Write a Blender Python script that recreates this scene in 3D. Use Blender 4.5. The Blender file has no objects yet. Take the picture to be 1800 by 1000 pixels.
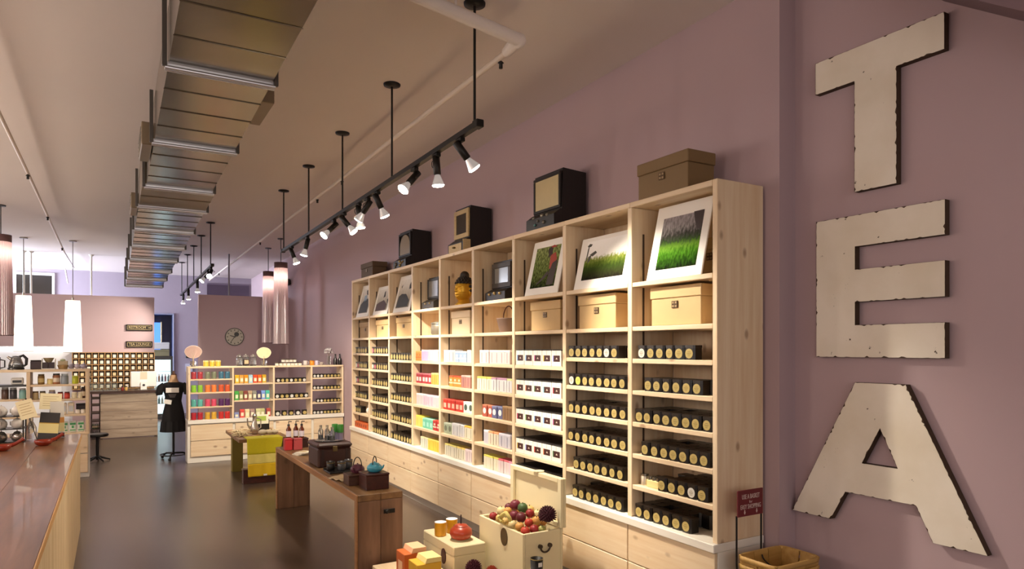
import bpy, math, random
from mathutils import Vector, Matrix
RND = random.Random(11)
S = bpy.context.scene
COL = S.collection
PI = math.pi

# ------------------------------------------------------------------ camera
cam_data = bpy.data.cameras.new('camera')
cam = bpy.data.objects.new('camera', cam_data)
COL.objects.link(cam)
cam.location = (0, 0, 1.6)
cam.rotation_euler = (PI / 2, 0, -math.radians(30.405))
cam_data.sensor_width = 36.0
cam_data.lens = 1198 / 1800 * 36
cam_data.shift_y = 112 / 1800
cam_data.clip_start = 0.05
S.camera = cam

# ------------------------------------------------------------------ world, exposure
W = bpy.data.worlds.new('dusk_sky')
S.world = W
W.use_nodes = True
W.node_tree.nodes['Background'].inputs[0].default_value = (0.62, 0.72, 1.0, 1)
W.node_tree.nodes['Background'].inputs[1].default_value = 0.15
S.view_settings.view_transform = 'Standard'
S.view_settings.look = 'None'
S.view_settings.gamma = 1
S.view_settings.use_curve_mapping = False
S.view_settings.exposure = 0.9

def area(name, loc, rot, sx, sy, power, col):
    d = bpy.data.lights.new(name, 'AREA')
    d.shape = 'RECTANGLE'; d.size = sx; d.size_y = sy; d.energy = power; d.color = col
    o = bpy.data.objects.new(name, d); COL.objects.link(o)
    o.location = loc; o.rotation_euler = rot
    return o
# added area lights: weak fill from behind the camera, cool fill at the rear
area('front_fill_light', (-0.6, -2.95, 1.9), (PI / 2, 0, 0), 5.6, 2.3, 45, (1.0, 0.88, 0.78))
area('rear_fill_light', (-4.30, 17.0, 2.2), (PI / 2, 0, -PI / 2), 2.2, 2.0, 420, (0.76, 0.84, 1.0))

# ------------------------------------------------------------------ materials
MATS = {}
def lin(h):
    h = h.lstrip('#')
    v = [int(h[i:i + 2], 16) / 255 for i in (0, 2, 4)]
    return tuple((c / 12.92 if c <= 0.04045 else ((c + 0.055) / 1.055) ** 2.4) for c in v) + (1,)
def mat(name, hexcol, rough=0.6, metal=0.0, var=0.0, scale=8.0, emit=0.0, trans=0.0, alpha=1.0, coat=0.0, bump=0.0):
    if name in MATS: return MATS[name]
    m = bpy.data.materials.new(name); m.use_nodes = True
    nt = m.node_tree; b = nt.nodes['Principled BSDF']
    c = lin(hexcol)
    b.inputs['Base Color'].default_value = c
    b.inputs['Roughness'].default_value = rough
    b.inputs['Metallic'].default_value = metal
    b.inputs['Transmission Weight'].default_value = trans
    b.inputs['Alpha'].default_value = alpha
    b.inputs['Coat Weight'].default_value = coat
    if emit:
        b.inputs['Emission Color'].default_value = c
        b.inputs['Emission Strength'].default_value = emit
    tc = nt.nodes.new('ShaderNodeTexCoord')
    nz = nt.nodes.new('ShaderNodeTexNoise'); nz.inputs['Scale'].default_value = scale; nz.inputs['Detail'].default_value = 3
    nt.links.new(tc.outputs['Object'], nz.inputs['Vector'])
    if var > 0:
        mx = nt.nodes.new('ShaderNodeMix'); mx.data_type = 'RGBA'
        mx.inputs[6].default_value = tuple(x * (1 - var) for x in c[:3]) + (1,)
        mx.inputs[7].default_value = tuple(min(1, x * (1 + var)) for x in c[:3]) + (1,)
        nt.links.new(nz.outputs['Fac'], mx.inputs[0]); nt.links.new(mx.outputs[2], b.inputs['Base Color'])
    if bump > 0:
        bp = nt.nodes.new('ShaderNodeBump'); bp.inputs['Strength'].default_value = bump; bp.inputs['Distance'].default_value = 0.01
        nt.links.new(nz.outputs['Fac'], bp.inputs['Height']); nt.links.new(bp.outputs['Normal'], b.inputs['Normal'])
    MATS[name] = m
    return m
def wood(name, light, dark, axis, knots=0.0, rough=0.5, grain=16.0, knotcol='#7a4a24', coat=0.0):
    """plank wood: grain runs along one object axis, sparse knots, each board shifted by its own random number"""
    if name in MATS: return MATS[name]
    m = bpy.data.materials.new(name); m.use_nodes = True
    nt = m.node_tree; b = nt.nodes['Principled BSDF']; L = nt.links.new
    b.inputs['Roughness'].default_value = rough; b.inputs['Coat Weight'].default_value = coat
    tc = nt.nodes.new('ShaderNodeTexCoord'); oi = nt.nodes.new('ShaderNodeObjectInfo')
    mul = nt.nodes.new('ShaderNodeMath'); mul.operation = 'MULTIPLY'; mul.inputs[1].default_value = 37.0
    L(oi.outputs['Random'], mul.inputs[0])
    add = nt.nodes.new('ShaderNodeVectorMath'); add.operation = 'ADD'
    L(tc.outputs['Object'], add.inputs[0]); L(mul.outputs[0], add.inputs[1])
    sc = [grain, grain, grain]; sc['XYZ'.index(axis)] = 0.9
    mp = nt.nodes.new('ShaderNodeMapping'); mp.inputs['Scale'].default_value = sc; L(add.outputs[0], mp.inputs['Vector'])
    nz = nt.nodes.new('ShaderNodeTexNoise'); nz.inputs['Scale'].default_value = 1.6; nz.inputs['Detail'].default_value = 5; nz.inputs['Roughness'].default_value = 0.6
    L(mp.outputs[0], nz.inputs['Vector'])
    rp = nt.nodes.new('ShaderNodeValToRGB')
    rp.color_ramp.elements[0].position = 0.33; rp.color_ramp.elements[0].color = lin(dark)
    rp.color_ramp.elements[1].position = 0.66; rp.color_ramp.elements[1].color = lin(light)
    L(nz.outputs['Fac'], rp.inputs[0])
    out = rp.outputs[0]
    if knots > 0:
        s2 = [4.2, 4.2, 4.2]; s2['XYZ'.index(axis)] = 2.4
        mp2 = nt.nodes.new('ShaderNodeMapping'); mp2.inputs['Scale'].default_value = s2; L(add.outputs[0], mp2.inputs['Vector'])
        vo = nt.nodes.new('ShaderNodeTexVoronoi'); vo.inputs['Scale'].default_value = 2.0; L(mp2.outputs[0], vo.inputs['Vector'])
        kr = nt.nodes.new('ShaderNodeValToRGB')
        kr.color_ramp.elements[0].position = 0.07; kr.color_ramp.elements[0].color = (knots, knots, knots, 1)
        kr.color_ramp.elements[1].position = 0.17; kr.color_ramp.elements[1].color = (0, 0, 0, 1)
        L(vo.outputs['Distance'], kr.inputs[0])
        mx = nt.nodes.new('ShaderNodeMix'); mx.data_type = 'RGBA'
        L(kr.outputs[0], mx.inputs[0]); L(out, mx.inputs[6]); mx.inputs[7].default_value = lin(knotcol)
        out = mx.outputs[2]
    hs = nt.nodes.new('ShaderNodeHueSaturation')
    vv = nt.nodes.new('ShaderNodeMath'); vv.operation = 'MULTIPLY_ADD'; vv.inputs[1].default_value = 0.16; vv.inputs[2].default_value = 0.92
    L(oi.outputs['Random'], vv.inputs[0]); L(vv.outputs[0], hs.inputs['Value']); L(out, hs.inputs['Color'])
    L(hs.outputs[0], b.inputs['Base Color'])
    MATS[name] = m
    return m
PINE = {a: wood('pine_' + a.lower(), '#e8d4b4', '#dcc09a', a, 0.6) for a in 'XYZ'}
PWHITE = mat('white_paint_trim', '#dcd9d2', 0.5, var=0.04)
WALL = mat('mauve_wall_paint', '#b59ea3', 0.75, var=0.03, scale=1.5)
CEIL = mat('ceiling_paint', '#e0d6d0', 0.85, var=0.03, scale=1.2)
BLACK = mat('black_metal', '#17130f', 0.45, 0.3)
BLK = mat('black_lacquer', '#15110f', 0.4)
WHITE = mat('white_card', '#efece4', 0.6)
STEEL = mat('steel', '#b9b6ae', 0.25, 1.0)
GLASS = mat('clear_glass', '#eef4f2', 0.03, 0, trans=0.95)
GOLD = mat('gold_label', '#bda968', 0.45, 0.15, var=0.12, scale=120)
KRAFT = mat('kraft_board', '#cbac7a', 0.7, var=0.05, scale=14)

# ------------------------------------------------------------------ mesh building
class MB:
    def __init__(self):
        self.v = []; self.f = []; self.mi = []; self.sm = []; self.k = 0; self.M = None
    def add(self, vs, fs, smooth=False):
        o = len(self.v)
        for p in vs:
            p = Vector(p)
            if self.M is not None: p = self.M @ p
            self.v.append(tuple(p))
        for f in fs:
            self.f.append(tuple(i + o for i in f)); self.mi.append(self.k); self.sm.append(smooth)
        return self
    def use(self, k): self.k = k; return self
    def box(self, x0, x1, y0, y1, z0, z1, ch=0.0):
        if ch <= 0:
            vs = [(x, y, z) for x in (x0, x1) for y in (y0, y1) for z in (z0, z1)]
            return self.add(vs, [(0, 1, 3, 2), (4, 6, 7, 5), (0, 4, 5, 1), (2, 3, 7, 6), (0, 2, 6, 4), (1, 5, 7, 3)])
        lo = (x0, y0, z0); hi = (x1, y1, z1)
        vs = []; idx = {}
        for c in range(8):
            s = ((c >> 2) & 1, (c >> 1) & 1, c & 1)
            for a in range(3):
                p = [0, 0, 0]
                for d in range(3):
                    e = hi[d] if s[d] else lo[d]
                    p[d] = e if d == a else (e - ch if s[d] else e + ch)
                idx[(s, a)] = len(vs); vs.append(p)
        fs = []
        for a in range(3):
            b, c = [d for d in range(3) if d != a]
            for sa in (0, 1):
                q = []
                for sb, sc in ((0, 0), (1, 0), (1, 1), (0, 1)):
                    s = [0, 0, 0]; s[a] = sa; s[b] = sb; s[c] = sc
                    q.append(idx[(tuple(s), a)])
                fl = (sa == 1) ^ (a == 1)
                fs.append(tuple(q if fl else q[::-1]))
        for a in range(3):
            b, c = [d for d in range(3) if d != a]
            for sb in (0, 1):
                for sc in (0, 1):
                    s0 = [0, 0, 0]; s0[b] = sb; s0[c] = sc; s1 = list(s0); s1[a] = 1
                    fs.append((idx[(tuple(s0), b)], idx[(tuple(s1), b)], idx[(tuple(s1), c)], idx[(tuple(s0), c)]))
        for c in range(8):
            s = ((c >> 2) & 1, (c >> 1) & 1, c & 1)
            fs.append((idx[(s, 0)], idx[(s, 1)], idx[(s, 2)]))
        return self.add(vs, fs)
    def lathe(self, prof, n=16, sx=1.0, sy=1.0, c=(0, 0, 0), smooth=True, pleat=0.0, caps=True):
        vs = []; fs = []
        for r, z in prof:
            for i in range(n):
                a = 2 * PI * i / n
                rr = r * (1 + (pleat if i % 2 else -pleat))
                vs.append((c[0] + rr * math.cos(a) * sx, c[1] + rr * math.sin(a) * sy, c[2] + z))
        for j in range(len(prof) - 1):
            for i in range(n):
                i2 = (i + 1) % n
                fs.append((j * n + i, j * n + i2, (j + 1) * n + i2, (j + 1) * n + i))
        self.add(vs, fs, smooth)
        if caps:
            o = len(prof) - 1
            if prof[0][0] > 1e-6: self.add([vs[i] for i in range(n)], [tuple(range(n))[::-1]])
            if prof[-1][0] > 1e-6: self.add([vs[o * n + i] for i in range(n)], [tuple(range(n))])
        return self
    def tube(self, pts, r, n=8, closed=False, smooth=True, caps=True):
        pts = [Vector(p) for p in pts]; m = len(pts); vs = []; fs = []
        rs = r if isinstance(r, (list, tuple)) else [r] * m
        up = None
        for k, p in enumerate(pts):
            if closed: d = pts[(k + 1) % m] - pts[k - 1]
            else: d = pts[min(k + 1, m - 1)] - pts[max(k - 1, 0)]
            d.normalize()
            if up is None:
                up = d.orthogonal().normalized()
            else:
                up = (up - d * up.dot(d))
                up = up.normalized() if up.length > 1e-6 else d.orthogonal().normalized()
            w = d.cross(up)
            for i in range(n):
                a = 2 * PI * i / n
                vs.append(p + (up * math.cos(a) + w * math.sin(a)) * rs[k])
        for k in range(m if closed else m - 1):
            k2 = (k + 1) % m
            for i in range(n):
                i2 = (i + 1) % n
                fs.append((k * n + i, k * n + i2, k2 * n + i2, k2 * n + i))
        self.add(vs, fs, smooth)
        if caps and not closed:
            self.add(vs[:n], [tuple(range(n))[::-1]]); self.add(vs[-n:], [tuple(range(n))])
        return self
    def prism(self, poly, a0, a1, axis='X', ch=0):
        """poly of (u,v): axis X -> (y,z); Y -> (x,z); Z -> (x,y)"""
        n = len(poly)
        def P(u, v, a):
            return {'X': (a, u, v), 'Y': (u, a, v), 'Z': (u, v, a)}[axis]
        vs = [P(u, v, a0) for u, v in poly] + [P(u, v, a1) for u, v in poly]
        fs = [tuple(range(n))[::-1], tuple(range(n, 2 * n))]
        for i in range(n):
            j = (i + 1) % n
            fs.append((i, j, n + j, n + i))
        return self.add(vs, fs)
    def ball(self, c, rx, ry=None, rz=None, n=12, m=8):
        ry = ry or rx; rz = rz or rx
        prof = [(max(1e-7, math.sin(PI * j / m)), -math.cos(PI * j / m)) for j in range(m + 1)]
        vs = []; fs = []
        for r, z in prof:
            for i in range(n):
                a = 2 * PI * i / n
                vs.append((c[0] + rx * r * math.cos(a), c[1] + ry * r * math.sin(a), c[2] + rz * z))
        for j in range(m):
            for i in range(n):
                i2 = (i + 1) % n
                fs.append((j * n + i, j * n + i2, (j + 1) * n + i2, (j + 1) * n + i))
        return self.add(vs, fs, True)
    def mesh(self, name, mats):
        me = bpy.data.meshes.new(name)
        me.from_pydata(self.v, [], self.f)
        for m in (mats if isinstance(mats, (list, tuple)) else [mats]): me.materials.append(m)
        me.polygons.foreach_set('material_index', self.mi)
        me.polygons.foreach_set('use_smooth', self.sm)
        me.update()
        return me
    def obj(self, name, mats, parent=None, loc=(0, 0, 0), rz=0.0):
        return put(name, self.mesh(name, mats), parent, loc, rz)

def put(name, me, parent=None, loc=(0, 0, 0), rz=0.0):
    o = bpy.data.objects.new(name, me); COL.objects.link(o)
    o.location = loc; o.rotation_euler = (0, 0, rz)
    if parent is not None: o.parent = parent
    return o
def tag(o, label=None, cat=None, group=None, kind=None):
    if label: o['label'] = label
    if cat: o['category'] = cat
    if group: o['group'] = group
    if kind: o['kind'] = kind
    return o
def thing(name, label, cat, loc=(0, 0, 0), rz=0.0, group=None):
    o = bpy.data.objects.new(name, None); COL.objects.link(o)
    o.empty_display_size = 0.05
    o.location = loc; o.rotation_euler = (0, 0, rz)
    return tag(o, label, cat, group)
BOXC = {}
def board(name, x0, x1, y0, y1, z0, z1, m, parent=None, ch=0.003):
    """one plank or panel given in world axes; parent is an unrotated root; alike planks share a mesh"""
    d = (round(x1 - x0, 4), round(y1 - y0, 4), round(z1 - z0, 4))
    key = (d, m.name, ch)
    if key not in BOXC:
        BOXC[key] = MB().box(-d[0] / 2, d[0] / 2, -d[1] / 2, d[1] / 2, -d[2] / 2, d[2] / 2, min(ch, min(d) * 0.3)).mesh(name, m)
    c = Vector(((x0 + x1) / 2, (y0 + y1) / 2, (z0 + z1) / 2))
    if parent is not None: c -= parent.location
    return put(name, BOXC[key], parent, c)
def copy_tree(o, parent=None):
    c = o.copy(); COL.objects.link(c); c.parent = parent
    for ch in list(o.children): copy_tree(ch, c)
    return c
def struct(o, label, cat=None):
    o['kind'] = 'structure'; o['label'] = label
    if cat: o['category'] = cat
    return o
def text_mesh(txt, size, m, align='CENTER'):
    cu = bpy.data.curves.new('lettering', 'FONT'); cu.body = txt; cu.size = size
    cu.align_x = align; cu.align_y = 'CENTER'; cu.extrude = 0.0006; cu.resolution_u = 2
    t = bpy.data.objects.new('lettering', cu)
    me = bpy.data.meshes.new_from_object(t)
    bpy.data.objects.remove(t); bpy.data.curves.remove(cu)
    me.name = 'lettering'; me.materials.clear(); me.materials.append(m)
    return me
ORD = ['first', 'second', 'third', 'fourth', 'fifth', 'sixth', 'seventh', 'eighth', 'ninth', 'tenth', 'eleventh', 'twelfth', 'thirteenth', 'fourteenth']
def ceil_z(y): return 3.645 - 0.0135 * y

# ------------------------------------------------------------------ the room
FLOOR = mat('polished_brown_concrete', '#57483d', 0.27, var=0.22, scale=1.1)
struct(MB().box(-4.5, 3.45, -3.0, 19.0, -0.1, 0).obj('floor', FLOOR), 'dark brown polished concrete floor of the shop', 'floor')
cm = MB()
cm.add([(-4.5, -3, ceil_z(-3)), (3.45, -3, ceil_z(-3)), (3.45, 19, ceil_z(19)), (-4.5, 19, ceil_z(19)),
        (-4.5, -3, ceil_z(-3) + .1), (3.45, -3, ceil_z(-3) + .1), (3.45, 19, ceil_z(19) + .1), (-4.5, 19, ceil_z(19) + .1)],
       [(0, 1, 2, 3)[::-1], (4, 5, 6, 7), (0, 4, 5, 1)[::-1], (1, 5, 6, 2)[::-1], (2, 6, 7, 3)[::-1], (3, 7, 4, 0)[::-1]])
struct(cm.obj('ceiling', CEIL), 'smooth tan painted ceiling of the shop', 'ceiling')
struct(MB().box(3.10, 3.40, 2.437, 18.6, 0, 3.62).obj('wall_right', WALL), 'long mauve wall behind the tall bookcase', 'wall')
struct(MB().box(3.23, 3.40, -3.0, 2.437, 0, 3.70).obj('wall_sign', WALL), 'recessed mauve wall that carries the letters', 'wall')
struct(MB().box(-4.6, -4.4, -3.0, 15.8, 0, 3.70).obj('wall_left', WALL), 'mauve side wall on the left of the shop', 'wall')
wf = MB()
wf.box(-4.5, -3.4, -3.1, -2.98, 0, 3.7); wf.box(2.2, 3.4, -3.1, -2.98, 0, 3.7); wf.box(-3.4, 2.2, -3.1, -2.98, 0, 0.7); wf.box(-3.4, 2.2, -3.1, -2.98, 3.05, 3.7)
struct(wf.obj('wall_front', WALL), 'shop front wall with a wide window opening', 'wall')
# dark sloping block standing in for a shadow band on the sign wall
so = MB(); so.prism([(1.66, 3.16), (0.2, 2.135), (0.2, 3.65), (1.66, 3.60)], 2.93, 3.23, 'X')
struct(so.obj('trim_1', mat('shadow_band_mauve', '#7d666c', 0.75, var=0.03)), 'sloping dark mauve block for the shadow band above letter T', 'trim')
# far wall with its dark high window and the rear doorway
fw = MB(); fw.box(-4.5, 0.84, 18.6, 18.8, 0, 3.6); fw.box(1.31, 3.3, 18.6, 18.8, 0, 3.6); fw.box(0.84, 1.31, 18.6, 18.8, 2.42, 3.6)
struct(fw.obj('wall_back', mat('cool_mauve_paint', '#9a8f9a', 0.75, var=0.03)), 'far lavender wall at the back of the shop', 'wall')
w1 = struct(MB().box(-1.83, -1.17, 18.575, 18.598, 2.80, 3.24).obj('window_1', mat('dark_pane', '#231e1a', 0.15)), 'dark high window with white frame on the far wall', 'window')
for a in ((-1.88, -1.83, 2.75, 3.30), (-1.17, -1.12, 2.75, 3.30), (-1.83, -1.17, 3.24, 3.30), (-1.83, -1.17, 2.75, 2.80)):
    board('window_frame', a[0], a[1], 18.56, 18.60, a[2], a[3], PWHITE, w1)
w2 = struct(MB().box(2.05, 3.05, 18.575, 18.598, 2.70, 3.20).obj('window_2', mat('dark_mauve_pane', '#4a3d4c', 0.3)), 'dark mauve panel high on the far wall', 'window')
board('window_frame', 2.05, 3.05, 18.57, 18.6, 3.20, 3.23, mat('mauve_trim', '#6a5c6c', 0.7), w2)
board('window_frame', 2.05, 3.05, 18.57, 18.6, 2.67, 2.70, mat('mauve_trim', '#6a5c6c', 0.7), w2)
JAMB = mat('blue_grey_jamb', '#8d90a4', 0.6)
dr = struct(MB().box(0.84, 1.31, 19.2, 19.24, 0.0, 2.42).obj('door_1', mat('grey_door', '#5d5f6d', 0.5)), 'rear doorway with a blue lit glass door', 'door')
board('glass_pane', 0.87, 1.04, 19.16, 19.195, 0.9, 2.24, mat('blue_evening_glass', '#4d86f0', 0.3, emit=1.1), dr)
board('door_stile', 1.04, 1.075, 19.14, 19.195, 0.0, 2.26, STEEL, dr)
board('door_jamb', 1.285, 1.31, 18.56, 19.2, 0.0, 2.42, JAMB, dr)
board('door_jamb', 0.84, 0.862, 18.56, 19.2, 0.0, 2.42, JAMB, dr)
board('door_head', 0.84, 1.31, 18.56, 19.2, 2.42, 2.45, JAMB, dr)
struct(MB().box(0.5, 1.6, 19.25, 19.3, 0, 3).obj('wall_hall', WALL), 'wall of the hall behind the rear door', 'wall')
# partition with the cubby wall, and the partition with the clock
pa = MB(); pa.box(-4.4, 0.74, 15.62, 15.80, 1.64, 2.63); pa.box(-0.66, 0.74, 15.62, 15.80, 0, 1.64)
struct(pa.obj('wall_counter', WALL), 'low mauve partition behind the cash counter', 'wall')
struct(MB().box(-4.4, -0.66, 15.70, 15.80, 0, 1.64).obj('wall_bar', mat('white_wall_tile', '#e9ebf0', 0.5)), 'white back wall of the tea bar', 'wall')
t = thing('fill_strip', 'added slim light strip brightening the white tea bar wall', 'lamp', (-2.2, 15.64, 1.61))  # lamp added to brighten the bar wall behind it
MB().box(-1.4, 1.4, -.012, .012, 0, .018, .003).obj('tube', mat('cool_fill_glow', '#f2f6ff', .4, emit=4.0), t); MB().box(-1.42, 1.42, -.018, .018, .0185, .029, .002).obj('housing', PWHITE, t)
struct(MB().box(1.43, 3.10, 14.30, 14.45, 0, 2.63).obj('wall_clock', WALL), 'mauve partition that carries the round clock', 'wall')
for x, y in ((-1.43, 15.7), (-1.32, 15.72), (-0.35, 15.7)):
    t = thing('hanger_rod', {-1.43: 'white ceiling rod left of the pair over the partition', -1.32: 'white ceiling rod right of the pair over the partition', -0.35: 'single white ceiling rod over the signs partition'}[x], 'rod', (x, y, 2.63), group='white rods over the partitions')
    MB().tube([(0, 0, 0), (0, 0, ceil_z(y) - 2.63)], 0.016).obj('rod', PWHITE, t)
    MB().lathe([(0.03, 0), (0.05, 0.03)], 12).obj('ceiling_plate', PWHITE, t, (0, 0, ceil_z(y) - 2.63 - 0.03))
t = thing('hanger_rod', 'grey ceiling rod above the clock partition', 'rod', (1.98, 14.36, 2.63), group='white rods over the partitions')
MB().tube([(0, 0, 0), (0, 0, ceil_z(14.4) - 2.63)], 0.016).obj('rod', mat('grey_paint', '#8f8a90', 0.5), t)
# small wall fittings
t = thing('switch_plate', 'small black wall panel right of the rear doorway', 'switch', (1.62, 18.56, 1.36))
MB().box(-0.055, 0.055, 0, 0.035, 0, 0.2, 0.006).obj('plate', BLK, t); MB().box(-0.03, 0.03, -0.008, 0, 0.06, 0.14, 0.003).obj('button', mat('dark_grey', '#3a3a3e', 0.4), t)
t = thing('notice', 'pale notice below the black wall panel by the doorway', 'notice', (1.64, 18.575, 1.02))
MB().box(-0.08, 0.08, 0, 0.02, 0, 0.2).obj('sheet', mat('pale_paper', '#b9b8c4', 0.7), t)

# ------------------------------------------------------------------ bookcase
XF, XB = 2.73, 3.085
NC = 9
YB0, PITCH = 2.53, 0.70111
yb = [YB0 + PITCH * i for i in range(NC + 1)]
LEDGE = 0.575
SH_A = [1.985, 1.717, 1.522, 1.33, 1.138, 0.946, 0.757]
SH_B = [1.985, 1.717, 1.455, 1.225, 1.0, 0.77]
cols = {0: SH_A, 1: SH_A, 2: SH_B, 3: SH_B, 4: SH_B, 5: SH_B, 6: SH_B, 7: SH_A, 8: SH_A}
bc = thing('bookcase', 'tall pine bookcase of nine columns along the mauve wall', 'bookcase', (XF, yb[0], 0))
board('side_panel', XF, XB, yb[0], yb[0] + 0.035, LEDGE, 2.49, PINE['Z'], bc)
board('side_panel', XF, XB, yb[9] - 0.035, yb[9], LEDGE, 2.49, PINE['Z'], bc)
for i in range(NC):
    a = yb[i] + (0.035 if i == 0 else 0.0); b_ = yb[i + 1] - (0.035 if i == NC - 1 else 0.0)
    board('top_board', XF, XB, a + 0.0005, b_ - 0.0005, 2.458, 2.49, PINE['Y'], bc)
for i in range(1, NC):
    board('divider', XF, XB - 0.015, yb[i] - 0.02, yb[i] + 0.02, LEDGE, 2.4575, PINE['Z'], bc)
for k in range(NC):
    a = yb[k] + (0.035 if k == 0 else 0.02); b_ = yb[k + 1] - (0.035 if k == NC - 1 else 0.02)
    mid = (a + b_) / 2
    board('back_board', XB - 0.015, XB, a, mid - 0.001, LEDGE, 2.457, PINE['Z'], bc, 0.001)
    board('back_board', XB - 0.015, XB, mid + 0.001, b_, LEDGE, 2.457, PINE['Z'], bc, 0.001)
    for z in cols[k]:
        board('shelf', XF + 0.003, XB - 0.016, a + 0.001, b_ - 0.001, z - 0.014, z + 0.014, PINE['Y'], bc)
    for j, yy in enumerate((b_ - 0.006, a)):    # dark shelf standard strips at the sides
        board('shelf_standard', XF + 0.085, XF + 0.097, yy + 0.001, yy + 0.005, LEDGE + 0.02, 2.3, mat('dark_strip', '#4b3c33', 0.5, 0.3), bc, 0)
# base: white ledge, carcass, drawers in two rows, toe board
board('ledge', XF - 0.03, XB, yb[0] - 0.004, yb[9], LEDGE - 0.045, LEDGE - 0.0005, mat('ledge_paint', '#ece7db', 0.45), bc)
board('carcass', XF + 0.006, XB, yb[0] + 0.0, yb[9], 0.07, LEDGE - 0.046, mat('ledge_paint', '#ece7db', 0.45), bc)
board('toe_board', XF + 0.01, XB - 0.02, yb[0] + 0.01, yb[9] - 0.01, 0.0, 0.07, mat('grey_toe', '#a9a196', 0.5), bc)
for k in range(NC):
    for z0, z1 in ((0.08, 0.300), (0.306, 0.524)):
        board('drawer_front', XF - 0.016, XF + 0.005, yb[k] + 0.004, yb[k + 1] - 0.004, z0, z1, PINE['Y'], bc)

def front_row(k): return yb[k] + (0.035 if k == 0 else 0.02), yb[k + 1] - (0.035 if k == NC - 1 else 0.02)
def zshelf(k, r): return (cols[k][r] + 0.0145) if r < len(cols[k]) else LEDGE + 0.001   # r counts shelves from the top; last = ledge
COLW = lambda k: ORD[k] + ' bookcase column from TEA sign'

# ------------------------------------------------------------------ tea tins
TINK = mat('tin_black', '#1b1612', 0.32)
TINLID = mat('tin_lid_black', '#241d18', 0.28)
def oct_poly(w, c): return [(-w + c, -w), (w - c, -w), (w, -w + c), (w, w - c), (w - c, w), (-w + c, w), (-w, w - c), (-w, -w + c)]
tb = MB(); tb.prism(oct_poly(0.036, 0.010), 0, 0.066, 'Z'); TIN_BODY = tb.mesh('tin_body', TINK)
tl = MB(); tl.prism(oct_poly(0.0375, 0.010), 0.0662, 0.080, 'Z'); TIN_LID = tl.mesh('lid', TINLID)
def label_disc(m):
    d = MB(); d.tube([(-0.036, 0, 0.034), (-0.0375, 0, 0.034)], 0.0275, 14, smooth=False)
    d.use(1)                                                  # printed ring and lines
    for z, w in ((.044, .010), (.036, .016), (.030, .013), (.022, .008)): d.box(-.0380, -.0376, -w, w, z - .0011, z + .0011)
    return d.mesh('label', [m, mat('label_print', '#7a6430', .6)])
LAB = {'gold': label_disc(GOLD), 'silver': label_disc(mat('silver_label', '#d4d2c8', 0.4)), 'lime': label_disc(mat('lime_label', '#cfcf62', 0.5)), 'pink': label_disc(mat('pink_label', '#c9707a', 0.5))}
far_m = {}
for nm, me in LAB.items():
    fm = MB(); fm.use(0).prism(oct_poly(0.036, 0.010), 0, 0.066, 'Z'); fm.use(1).prism(oct_poly(0.0375, 0.010), 0.0662, 0.080, 'Z')
    fm.use(2).tube([(-0.036, 0, 0.034), (-0.0375, 0, 0.034)], 0.0275, 12, smooth=False)
    far_m[nm] = fm.mesh('tea_tin', [TINK, TINLID, me.materials[0]])
def tin(x, y, z, label, group, lab='gold', near=True, rz=0.0, s=1.0):
    if near:
        o = put('tea_tin', TIN_BODY, None, (x, y, z), rz); put('lid', TIN_LID, o); put('label', LAB[lab], o)
    else:
        o = put('tea_tin', far_m[lab], None, (x, y, z), rz)
    o.scale = (s, s, s)
    return tag(o, label, 'tin', group)
stuffm = MB()
def tin_row(k, r, rownum, n, start=0, labs=None, deep=3):
    a, b_ = front_row(k); z = zshelf(k, r); p = 0.0785
    for i in range(n):
        y = b_ - 0.043 - p * (i + start)
        if y < a + 0.04: break
        lab = (labs or {}).get(i, 'gold')
        jit = RND.uniform(-0.003, 0.003)
        extra = {'gold': '', 'silver': 'silver labelled ', 'lime': 'lime labelled ', 'pink': 'pink labelled '}[lab]
        tin(XF + 0.052 + jit, y, z, '%s %stin from left, %s tin shelf down, %s' % (ORD[i], extra, ORD[rownum], COLW(k)), 'tea tins in the ' + ORD[k] + ' bookcase column', lab, near=k < 3, rz=RND.uniform(-0.05, 0.05))
        for j in range(1, deep + 1):
            if RND.random() < 0.93:
                x = XF + 0.052 + 0.079 * j
                if x > XB - 0.06: break
                stuffm.M = Matrix.Translation((x, y, z))
                stuffm.use(0).prism(oct_poly(0.036, 0.010), 0, 0.066, 'Z'); stuffm.use(1).prism(oct_poly(0.0375, 0.010), 0.0662, 0.080, 'Z')
# nearest column
tin_row(0, 2, 0, 6, 0.35, {0: 'silver'}, 1); tin_row(0, 3, 1, 6, 1.05, None, 1); tin_row(0, 4, 2, 8, 0, None, 3); tin_row(0, 5, 3, 7, 0.75, None, 3)
tin_row(0, 6, 4, 5, 2.55, {3: 'silver'}, 3); tin_row(0, 7, 5, 6, 0, None, 3)
tin_row(1, 2, 0, 7, 0, {5: 'silver'}, 1); tin_row(1, 3, 1, 8, 0, {0: 'silver', 1: 'lime'}, 1); tin_row(1, 4, 2, 8, 0); tin_row(1, 5, 3, 8, 0); tin_row(1, 6, 4, 7, 0.7); tin_row(1, 7, 5, 7, 0.55)
for r in range(5): tin_row(6, 2 + r, r, 8, 0, None, 3)
for r in range(6): tin_row(7, 2 + r, r, 7, 0.6, {0: 'pink'} if r == 0 else ({0: 'silver', 1: 'pink'} if r == 1 else None), 3)
for r in range(4): tin_row(8, 2 + r, r, 6, 0.9, {1: 'pink', 0: 'silver'} if r in (1, 2) else None, 2)
stuffm.M = None
tag(stuffm.obj('tea_tins_behind', [TINK, TINLID]), 'further rows of black tea tins behind the front rows', 'tins', kind='stuff')
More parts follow.
